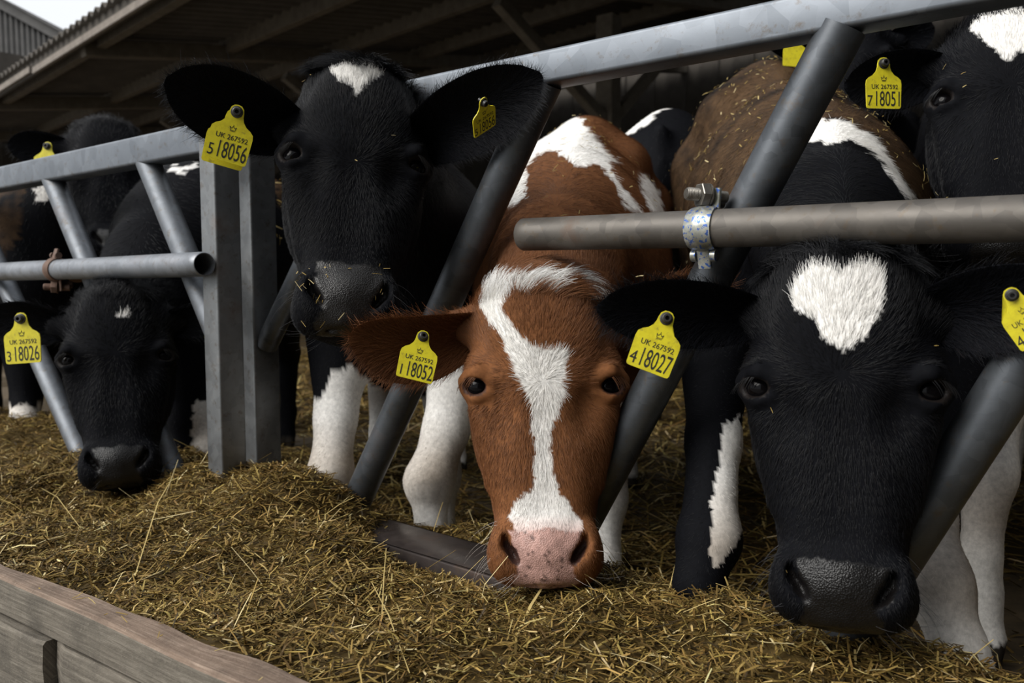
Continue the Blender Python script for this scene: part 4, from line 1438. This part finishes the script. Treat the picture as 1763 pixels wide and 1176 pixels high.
COWS['A'] = dict(seed=3, poll=(1448, 412, 0.905), nose=(1449, 1108, 0.855), scale=0.99, tuft_z=-0.022, tuft_lift=0.65, tuft_len=(0.020, 0.046), chest=A_C, rump=A_Rp, girth=0.98,
    label='black heifer with a white heart on its forehead, muzzle in the silage, tag 4 18027',
    ears=[dict(side=-1, tip=(1026, 530, 0.93), width=0.082, cup=0.35, face=(0, 0, -0.1)), dict(side=1, tip=(1890, 505, 0.78), width=0.098, cup=0.35)],
    legs=[leg_to_ground([(1235, 560, 1.42, .07), (1228, 760, 1.24, .037), (1220, 930, 1.17, .041), (1202, 1005, 1.14, .029)]),
          leg_to_ground([(1640, 640, 1.30, .07), (1588, 880, 1.13, .037), (1612, 1005, 1.07, .040), (1652, 1120, 1.045, .029)], (0.02, 0))] + hind_legs(A_C, A_Rp),
    marks=[('head', [(1360, 512), (1372, 488), (1387, 468), (1403, 456), (1424, 462), (1441, 474), (1460, 463), (1490, 455), (1512, 460), (1528, 482), (1524, 512), (1510, 545), (1497, 566), (1488, 582), (1470, 600), (1449, 606), (1432, 592), (1416, 578), (1400, 556), (1372, 534)], WHITE),
           ('body', [(1392, 214), (1430, 205), (1465, 212), (1500, 233), (1535, 275), (1562, 320), (1575, 350), (1560, 340), (1530, 298), (1500, 264), (1465, 243), (1430, 248), (1392, 244)], WHITE),
           ('low', [(1247, 735), (1275, 715), (1285, 800), (1290, 900), (1246, 965), (1222, 978), (1224, 900), (1232, 820)], WHITE),
           ('low', [(1500, 800), (1763, 800), (1763, 1300), (1500, 1300)], WHITE)],
    dirt=[(1100, 560), (1100, 60), (1620, 60), (1640, 360), (1575, 350), (1535, 280), (1500, 236), (1465, 212), (1430, 205), (1392, 215), (1330, 300), (1285, 420), (1240, 520)],
    hairs=125000, tuft=4200, whorl=-0.155)
B_C, B_Rp = (985, 500, 1.72), (1010, 345, 2.42)
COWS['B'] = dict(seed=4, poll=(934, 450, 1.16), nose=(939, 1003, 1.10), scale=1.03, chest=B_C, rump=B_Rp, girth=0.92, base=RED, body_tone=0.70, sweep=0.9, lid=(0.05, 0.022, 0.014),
    label='red and white heifer with a white blaze down its face and a pink muzzle',
    ears=[dict(side=-1, tip=(598, 572, 1.16), width=0.104, cup=0.35, face=(0, 0, -0.2), droop=0.13), dict(side=1, tip=(1262, 492, 1.20), width=0.085, cup=0.3)],
    legs=[leg_to_ground([(800, 600, 1.78, .08), (768, 740, 1.74, .046), (739, 830, 1.70, .049), (742, 895, 1.68, .028)]),
          leg_to_ground([(1075, 640, 1.78, .08), (1052, 760, 1.74, .044), (1043, 860, 1.70, .041), (1042, 960, 1.68, .028)])] + hind_legs(B_C, B_Rp),
    marks=[('head', [(820, 494), (833, 481), (865, 486), (896, 478), (923, 465), (949, 470), (986, 465), (1002, 470), (1020, 494), (1031, 502), (1018, 517), (1007, 489), (986, 473), (965, 483), (957, 504), (944, 499), (923, 491), (907, 507), (891, 504), (878, 507), (870, 520), (867, 541), (891, 573), (917, 597), (938, 602), (960, 599), (978, 612), (970, 636), (973, 668), (967, 689), (957, 715), (949, 747), (946, 778), (954, 821), (960, 847), (981, 863), (996, 884), (1001, 902), (1000, 925), (940, 935), (885, 925), (880, 889), (891, 863), (915, 842), (917, 810), (923, 784), (918, 757), (917, 715), (909, 684), (896, 657), (880, 626), (867, 589), (844, 557), (828, 536), (830, 515)], WHITE),
           ('body', [(952, 178), (998, 200), (1028, 242), (1066, 280), (1045, 280), (1066, 322), (1099, 351), (1112, 372), (1087, 363), (1070, 347), (1049, 305), (1028, 284), (990, 288), (973, 267), (948, 259), (923, 271), (906, 296), (906, 338), (873, 359), (850, 380), (870, 300), (930, 190)], WHITE),
           ('body', [(1106, 292), (1129, 322), (1145, 370), (1127, 372), (1100, 322)], WHITE),
           ('low', [(600, 560), (960, 560), (960, 1000), (600, 1000)], WHITE), ('low', [(960, 690), (1120, 690), (1120, 1100), (960, 1100)], WHITE)],
    nose_col=PINK, pink=True, whisker=(0.6, 0.55, 0.5), hairs=135000, tuft=4600, whorl=-0.165, whorl_x=0.0)
C_C, C_Rp = (702, 470, 1.85), (715, 400, 2.6)
COWS['C'] = dict(seed=5, poll=(624, 78, 1.27), nose=(597, 545, 1.19), scale=1.05, pitch=-4, pad_top=-0.338, ear_z=-0.10, tuft_z=-0.020, tuft_len=(0.026, 0.052), tuft_lift=0.7, chest=C_C, rump=C_Rp, girth=0.92, arch=0.0,
    label='black heifer holding its head high over the barrier, small white star, tag 5 18056',
    ears=[dict(side=-1, tip=(282, 138, 1.18), width=0.118, cup=0.42, face=(0.1, 0, -0.2)), dict(side=1, tip=(934, 128, 1.17), width=0.118, cup=0.42, face=(-0.1, 0, -0.2))],
    legs=[leg_to_ground([(590, 560, 1.80, .085), (578, 720, 1.73, .041), (569, 820, 1.68, .044), (566, 880, 1.66, .029)]),
          leg_to_ground([(770, 600, 1.98, .085), (765, 740, 1.95, .041), (760, 820, 1.92, .042), (758, 900, 1.92, .029)])] + hind_legs(C_C, C_Rp),
    marks=[('head', [(570, 115), (587, 112), (614, 114), (640, 114), (660, 110), (668, 122), (656, 134), (638, 142), (625, 151), (614, 163), (605, 151), (596, 142), (580, 139), (568, 130)], WHITE),
           ('low', [(450, 690), (548, 685), (570, 645), (600, 628), (640, 660), (700, 690), (830, 660), (830, 1000), (450, 1000)], WHITE)],
    nose_col=(0.010, 0.0088, 0.0082), hairs=120000, tuft=4200, whorl=-0.185)
D_C, D_Rp = (330, 465, 2.25), (420, 395, 3.0)
COWS['D'] = dict(seed=6, fine=0.006, coarse=0.018, poll=(196, 478, 1.74), nose=(203, 836, 1.64), chest=D_C, rump=D_Rp, girth=0.95, yaw=-6,
    label='black heifer feeding under the grey tube, head low in the silage, tag 3 18026',
    ears=[dict(side=-1, tip=(-30, 548, 1.72), width=0.095, cup=0.4), dict(side=1, tip=(392, 545, 1.86), width=0.085, cup=0.4)],
    legs=[leg_to_ground([(305, 600, 2.12, .085), (305, 720, 2.08, .043), (300, 790, 2.05, .043)]), leg_to_ground([(352, 590, 2.2, .085), (356, 700, 2.15, .043), (352, 780, 2.10, .043)])] + hind_legs(D_C, D_Rp),
    marks=[('head', [(205, 533), (226, 534), (221, 543), (200, 546)], WHITE), ('body', [(288, 292), (310, 286), (340, 280), (338, 291), (308, 302)], WHITE), ('low', [(336, 690), (420, 690), (420, 900), (322, 900), (326, 790)], WHITE)],
    dirt=[(430, 240), (530, 240), (530, 420), (470, 330)],
    hairs=36000, tuft=2000, hair_r=1.5)
E_C, E_Rp = (60, 470, 2.75), (40, 420, 3.4)
COWS['E'] = dict(seed=7, fine=0.008, coarse=0.020, poll=(186, 190, 2.52), nose=(204, 440, 2.40), chest=E_C, rump=E_Rp, girth=1.0, yaw=8,
    label='black heifer standing behind the farther barrier looking over the grey rail',
    ears=[dict(side=-1, tip=(12, 250, 2.45), width=0.105, cup=0.4), dict(side=1, tip=(330, 232, 2.56), width=0.10, cup=0.4)],
    legs=[leg_to_ground([(50, 600, 2.72, .085), (45, 690, 2.70, .043), (42, 730, 2.66, .043)]), leg_to_ground([(-40, 600, 2.72, .085), (-45, 700, 2.70, .043)])] + hind_legs(E_C, E_Rp),
    marks=[('body', [(60, 322), (110, 312), (140, 318), (150, 360), (118, 345), (62, 345)], WHITE), ('low', [(-60, 700), (110, 700), (110, 900), (-60, 900)], WHITE)],
    dirt=[(-60, 300), (40, 300), (30, 420), (-60, 480)],
    hairs=16000, tuft=1500, hair_r=1.8)
F_C, F_Rp = (1700, 430, 1.72), (1840, 380, 2.4)
COWS['F'] = dict(seed=8, fine=0.0055, coarse=0.018, poll=(1752, -20, 1.25), nose=(1730, 438, 1.16), chest=F_C, rump=F_Rp, girth=0.95, yaw=6,
    label='black heifer with a white forehead patch behind the brownish tube, tag 7 18051',
    ears=[dict(side=-1, tip=(1452, 148, 1.36), width=0.10, cup=0.4), dict(side=1, tip=(2030, 60, 1.2), width=0.10, cup=0.4)],
    legs=[leg_to_ground([(1725, 600, 1.55, .08), (1716, 700, 1.47, .040), (1700, 815, 1.42, .043), (1688, 960, 1.39, .028)]), leg_to_ground([(1880, 600, 1.6, .08), (1870, 720, 1.56, .043), (1860, 830, 1.5, .043)])] + hind_legs(F_C, F_Rp),
    marks=[('head', [(1666, 48), (1690, 28), (1740, 20), (1800, 20), (1800, 70), (1763, 88), (1735, 102), (1712, 86), (1692, 72)], WHITE),
           ('low', [(1600, 640), (2000, 640), (2000, 1300), (1600, 1300)], WHITE)],
    hairs=36000, tuft=1800)
G_C, G_Rp = (1470, 310, 2.75), (1500, 270, 3.4)
COWS['G'] = dict(seed=9, fine=0.009, coarse=0.022, poll=(1462, 6, 2.35), nose=(1470, 255, 2.22), chest=G_C, rump=G_Rp, girth=0.95,
    label='black heifer hidden behind the slanting bar, only a tagged ear showing under the top rail',
    ears=[dict(side=-1, tip=(1310, 40, 2.32), width=0.10, cup=0.4), dict(side=1, tip=(1610, 50, 2.35), width=0.10, cup=0.4)],
    legs=fore_legs(G_C, G_Rp) + hind_legs(G_C, G_Rp), hairs=5000, tuft=900, hair_r=2)
I_C, I_Rp = (1180, 330, 3.5), (1150, 325, 2.85)
COWS['I'] = dict(seed=10, fine=0.012, coarse=0.022, poll=(1260, 190, 4.1), nose=(1290, 330, 4.3), yaw=180, chest=I_C, rump=I_Rp, girth=1.06,
    label='black and white heifer seen from behind between the red and the muddy backs',
    ears=[], legs=fore_legs(I_C, I_Rp) + hind_legs(I_C, I_Rp),
    marks=[('body', [(1040, 120), (1190, 120), (1172, 168), (1140, 186), (1118, 215), (1040, 250)], WHITE), ('low', [(900, 500), (1400, 500), (1400, 1000), (900, 1000)], WHITE)], hairs=5000, tuft=0, hair_r=2, body_hair=1.0)

ONLY = ''
BUILT = {}
for key, sp in COWS.items():
    if ONLY and key not in ONLY: continue
    BUILT[key] = make_cow(key, sp)
# ================================================================== EAR TAGS
def mat_tag():
    m, nt, bs = new_mat('yellow_tag_plastic')
    tc = N(nt, 'ShaderNodeTexCoord')
    nz = N(nt, 'ShaderNodeTexNoise', Scale=70.0, Detail=6.0, Roughness=0.7)
    nt.links.new(tc.outputs['Object'], nz.inputs['Vector'])
    cl = ramp(nt, nz.outputs[0], [(0.30, (0.50, 0.42, 0.014)), (0.55, (0.66, 0.58, 0.018))])
    d = N(nt, 'ShaderNodeTexNoise', Scale=160.0, Detail=3.0)
    nt.links.new(tc.outputs['Object'], d.inputs['Vector'])
    cl = mixc(nt, ramp(nt, d.outputs[0], [(0.62, (0, 0, 0)), (0.72, (0.5,) * 3)]), cl, (0.20, 0.15, 0.04))
    nt.links.new(cl, bs.inputs['Base Color'])
    bs.inputs['Roughness'].default_value = 0.45
    return m
M_TAG = mat_tag()
M_INK, _nt, _b = new_mat('tag_ink'); _b.inputs['Base Color'].default_value = (0.012, 0.012, 0.010, 1); _b.inputs['Roughness'].default_value = 0.7
M_STUD, _nt, _b = new_mat('tag_stud'); _b.inputs['Base Color'].default_value = (0.022, 0.021, 0.020, 1); _b.inputs['Roughness'].default_value = 0.42

half = [(0, 9.5), (4.5, 8.6), (8.0, 5.0), (9.2, 0), (9.6, -5), (11.5, -11), (16, -16.5), (22, -20), (26, -24), (27, -30), (26.4, -50), (26.0, -63), (24.8, -65.4), (22, -66)]
OUTL = [(x, y) for x, y in half] + [(-x, y) for x, y in half[::-1] if x > 0]

def text_mesh(word, x0, y0, w, h, z0, ext=0.00012):
    fc = bpy.data.curves.new('lettering', 'FONT'); fc.body = word; fc.size = 0.02; fc.extrude = ext; fc.resolution_u = 3
    fo = bpy.data.objects.new('lettering', fc); COL.objects.link(fo)
    bpy.context.view_layer.update()
    me = bpy.data.meshes.new_from_object(fo)
    bpy.data.objects.remove(fo); bpy.data.curves.remove(fc)
    n = len(me.vertices); co = np.empty(n * 3, np.float32); me.vertices.foreach_get('co', co); co = co.reshape(-1, 3)
    lo, hi = co.min(0), co.max(0)
    if len(word) == 1:                      # a lone digit keeps its own proportions
        k = h / (hi[1] - lo[1]) * 0.80
        co[:, 0] = x0 + w / 2 + (co[:, 0] - (lo[0] + hi[0]) / 2) * k
    else:
        co[:, 0] = x0 + (co[:, 0] - lo[0]) / (hi[0] - lo[0]) * w
    co[:, 1] = y0 + (co[:, 1] - lo[1]) / (hi[1] - lo[1]) * h
    co[:, 2] += z0
    return me, co

def ear_tag(stud, roll, yaw, pitch, size, big, label, axes=None, double=False, small='UK 267592', bare=False):
    o = P(*stud)
    T = -A_F
    if axes is None:
        r, y, p = (math.radians(q) for q in (roll, yaw, pitch))
        x = A_R * math.cos(r) - A_U * math.sin(r); u = A_R * math.sin(r) + A_U * math.cos(r)
        x = x * math.cos(y) + T * math.sin(y)
        n = unit(np.cross(x, u)); u = u * math.cos(p) + n * math.sin(p)
        n = unit(np.cross(x, u))
    else:
        x = unit(A_R * axes[0][0] + A_U * axes[0][1] + T * axes[0][2]); u = unit(-(A_R * axes[1][0] + A_U * axes[1][1] + T * axes[1][2]))
        u = unit(u - (u @ x) * x); n = np.cross(x, u)
    W = lambda a: o[None] + (np.asarray(a)[:, 0:1] * x + np.asarray(a)[:, 1:2] * u + np.asarray(a)[:, 2:3] * n) * size
    e = empty('ear_tag', o)
    tag(e, label, 'ear tag', 'yellow ear tags')
    def plate(name, dx, dy, dz):
        bm = bmesh.new()
        pts = np.array([(px_ / 1000 + dx, py_ / 1000 + dy, dz + 0.0009 - 0.000003 * (py_ + 66) * 0) for px_, py_ in OUTL])
        fr = [bm.verts.new(Vector(q)) for q in W(pts)]
        pts2 = pts.copy(); pts2[:, 2] -= 0.0018
        bk = [bm.verts.new(Vector(q)) for q in W(pts2)]
        ff = bm.faces.new(fr[::-1]); bf = bm.faces.new(bk)
        k = len(fr)
        for i in range(k):
            bm.faces.new([fr[i], fr[(i + 1) % k], bk[(i + 1) % k], bk[i]])
        bmesh.ops.triangulate(bm, faces=[ff, bf])
        bmesh.ops.recalc_face_normals(bm, faces=bm.faces)
        return obj_bm(name, bm, M_TAG, e, smooth=False)
    pl = plate('plate', 0, 0, 0)
    if double: plate('rear_plate', -0.004, -0.006, -0.013)
    # stud: collar, barrel and socket
    bm = bmesh.new()
    q = lambda z: Vector(W([(0, 0, z)])[0])
    add_tube(bm, [q(0.0009), q(0.002), q(0.0026)], [0.0078 * size, 0.0076 * size, 0.0064 * size], 24)
    add_tube(bm, [q(0.002), q(0.0075), q(0.0085)], [0.0058 * size, 0.0056 * size, 0.0046 * size], 24, inner=0.0026 * size)
    add_tube(bm, [q(-0.011), q(-0.001)], 0.003 * size, 12)
    obj_bm('stud', bm, M_STUD, e, angle=40)
    if bare: return e
    for word, bx in ((small, (-0.0185, -0.0372, 0.040, 0.0066)), (big[0], (-0.0240, -0.0620, 0.0065, 0.0150)), (big[1], (-0.0118, -0.0625, 0.0358, 0.0220))):
        me, co = text_mesh(word, *bx, 0.0011)
        me.vertices.foreach_set('co', W(co.astype(float)).astype(np.float32).ravel()); me.update()
        me.materials.clear(); me.materials.append(M_INK)
        t_ = bpy.data.objects.new('lettering', me); COL.objects.link(t_); put(t_, pl)
    # small outlined crown above the letters
    bm = bmesh.new()
    C = [(-3, -24.5), (3, -24.5), (4.2, -19.8), (2.1, -22), (0, -18.8), (-2.1, -22), (-4.2, -19.8)]
    for i in range(len(C)):
        a_, b_ = C[i], C[(i + 1) % len(C)]
        w0 = W([(a_[0] / 1000, a_[1] / 1000, 0.0011), (b_[0] / 1000, b_[1] / 1000, 0.0011)])
        add_box(bm, w0[0], w0[1], 0.0005 * size, 0.0003 * size, hint=tuple(n))
    w0 = W([(-0.003, -0.0257, 0.0011), (0.003, -0.0257, 0.0011)]); add_box(bm, w0[0], w0[1], 0.0005 * size, 0.0003 * size, hint=tuple(n))
    w0 = W([(0, -0.0188, 0.0011), (0, -0.0170, 0.0011)]); add_box(bm, w0[0], w0[1], 0.0005 * size, 0.0003 * size, hint=tuple(n))
    obj_bm('crown_mark', bm, M_INK, pl, smooth=False)
    return e

TAGS = [
    ('A', dict(stud=(1147, 549, 0.885), roll=21, yaw=4, pitch=-6, size=0.93, big=('4', '18027'), label='bright yellow ear tag 4 18027 between the red face and the heart-marked black head')),
    ('A', dict(stud=(1742, 508, 0.795), roll=-34, yaw=26, pitch=-10, size=0.80, big=('4', '18027'), label='yellow ear tag cut by the photo edge on the heart-marked black head')),
    ('B', dict(stud=(728, 580, 1.163), roll=15, yaw=-14, pitch=-22, size=1.0, big=('1', '18052'), label='yellow ear tag 1 18052 below the red heifer ear')),
    ('C', dict(stud=(408, 193, 1.125), roll=14, yaw=-18, pitch=4, size=1.06, big=('5', '18056'), double=True, label='double yellow ear tag 5 18056 hanging before the barrier posts')),
    ('C', dict(stud=(832, 176, 1.135), roll=0, yaw=0, pitch=0, size=0.80, big=('5', '18056'), axes=((0.72, 0.58, -0.38), (0.02, -0.56, -0.83)), label='tilted yellow ear tag 5 18056 inside the ear in front of the top rail')),
    ('D', dict(stud=(36, 549, 1.64), roll=-4, yaw=0, pitch=0, size=1.36, big=('3', '18026'), label='yellow ear tag 3 18026 in front of the farthest slanting bar')),
    ('D', dict(stud=(366, 528, 1.83), roll=0, yaw=35, pitch=0, size=1.1, big=('3', '18026'), label='yellow ear tag only just showing beside the barrier end post')),
    ('E', dict(stud=(82, 252, 2.38), roll=4, yaw=0, pitch=0, size=1.4, big=('', ''), bare=True, label='yellow ear tag half hidden behind the farther grey top rail')),
    ('F', dict(stud=(1521, 110, 1.27), roll=0, yaw=-4, pitch=0, size=1.06, big=('7', '18051'), label='yellow ear tag 7 18051 under the top rail by the slanting bar')),
    ('G', dict(stud=(1370, 66, 2.12), roll=4, yaw=0, pitch=0, size=1.12, big=('', ''), bare=True, label='yellow ear tag peeping out under the nearer top rail above the muddy back')),
]
for k_, kw in TAGS:
    if ONLY and k_ not in ONLY: continue
    ear_tag(**kw)

# ================================================================== STRAW CLINGING TO THE ANIMALS
def flecks(key, n, poly, lmin, lmax, wmin, wmax, up_only=True, seed=1, lift=0.006, el_s=0.25):
    if key not in BUILT: return
    root, H, (v, nrm, f) = BUILT[key]
    r = np.random.default_rng(seed)
    ce = v[f].mean(1); fn = nrm[f[:, 0]]
    ar = np.linalg.norm(np.cross(v[f[:, 2]] - v[f[:, 0]], v[f[:, 3]] - v[f[:, 1]]), axis=1) / 2
    x, y, d = proj(ce)
    tv = CAM - ce; tv /= np.linalg.norm(tv, axis=1)[:, None]
    m = in_poly(x, y, poly) & ((fn * tv).sum(1) > -0.1)
    w = ar * m * (np.clip(fn[:, 2] + 0.35, 0.03, 2) ** 1.5 if up_only else 1)
    if w.sum() <= 0: return
    pk = r.choice(len(f), n, p=w / w.sum())
    rp = ce[pk] + fn[pk] * lift + r.normal(0, 0.006, (n, 3)) * (1 - np.abs(fn[pk]))
    t = r.normal(0, 1, (n, 3)); t -= (t * fn[pk]).sum(1)[:, None] * fn[pk]
    t /= np.linalg.norm(t, axis=1)[:, None]
    t += fn[pk] * r.normal(0, el_s, (n, 1))
    sv, sf = straws(rp, r.uniform(lmin, lmax, n), r.uniform(wmin, wmax, n), t, fn[pk] + r.normal(0, 0.1, (n, 3)), r.normal(0, 0.06, n), r)
    c = PAL[r.choice([2, 3, 4, 5], n, p=[0.2, 0.3, 0.3, 0.2])] * r.uniform(0.8, 1.1, (n, 1))
    o = mesh_np('clinging_straw', sv, sf, [M_STRAW], parent=root, colors=np.repeat(c, 9, 0), smooth=False)
    o['kind'] = 'stuff'
flecks('A', 420, COWS['A']['dirt'], 0.005, 0.017, 0.0014, 0.0030, seed=2, lift=0.008)
flecks('B', 60, [(940, 150), (1150, 150), (1150, 380), (940, 380)], 0.007, 0.018, 0.0012, 0.0024, seed=3, lift=0.008)
flecks('C', 34, [(512, 470), (552, 470), (556, 520), (515, 520)], 0.006, 0.020, 0.0009, 0.0017, False, 4, 0.003, 0.5)
flecks('C', 14, [(630, 455), (665, 455), (665, 510), (630, 510)], 0.006, 0.018, 0.0009, 0.0016, False, 5, 0.003, 0.5)
flecks('C', 60, [(535, 455), (660, 455), (660, 480), (540, 480)], 0.0015, 0.005, 0.0008, 0.0016, False, 6, 0.002, 0.3)
flecks('C', 12, [(500, 80), (740, 80), (740, 400), (520, 400)], 0.004, 0.016, 0.0008, 0.0015, False, 7, 0.010, 0.2)
flecks('C', 9, [(520, 520), (660, 520), (650, 560), (530, 560)], 0.008, 0.028, 0.0009, 0.0016, False, 8, 0.004, 0.4)
flecks('A', 10, [(1290, 480), (1620, 480), (1580, 1000), (1330, 1000)], 0.003, 0.008, 0.0008, 0.0014, False, 9, 0.010, 0.2)
flecks('D', 60, [(430, 240), (540, 240), (540, 420), (430, 420)], 0.010, 0.035, 0.002, 0.005, False, 10, 0.010)
flecks('F', 12, [(1600, 100), (1763, 100), (1763, 340), (1600, 340)], 0.003, 0.010, 0.0008, 0.0014, False, 11, 0.010, 0.2)

# loose bits of straw on the top board
r_ = np.random.default_rng(21)
n_ = 46
u_ = r_.uniform(0.1, bl - 0.5, n_)
q_ = B0[None] + u_[:, None] * b_dir + (r_.uniform(0.0, 0.046, n_))[:, None] * b_out
q_[:, 2] = ZT + 0.0035
a_ = r_.uniform(0, 2 * math.pi, n_)
sv, sf = straws(q_, r_.uniform(0.004, 0.026, n_), r_.uniform(0.0008, 0.0024, n_), np.stack([np.cos(a_), np.sin(a_), r_.normal(0, 0.05, n_)], 1), np.tile([0, 0, 1.0], (n_, 1)), r_.normal(0, 0.05, n_), r_)
o = mesh_np('straw_crumbs', sv, sf, [M_STRAW], parent=tb, colors=np.repeat(PAL[r_.choice([2, 3, 4], n_)], 9, 0), smooth=False)
o['kind'] = 'stuff'
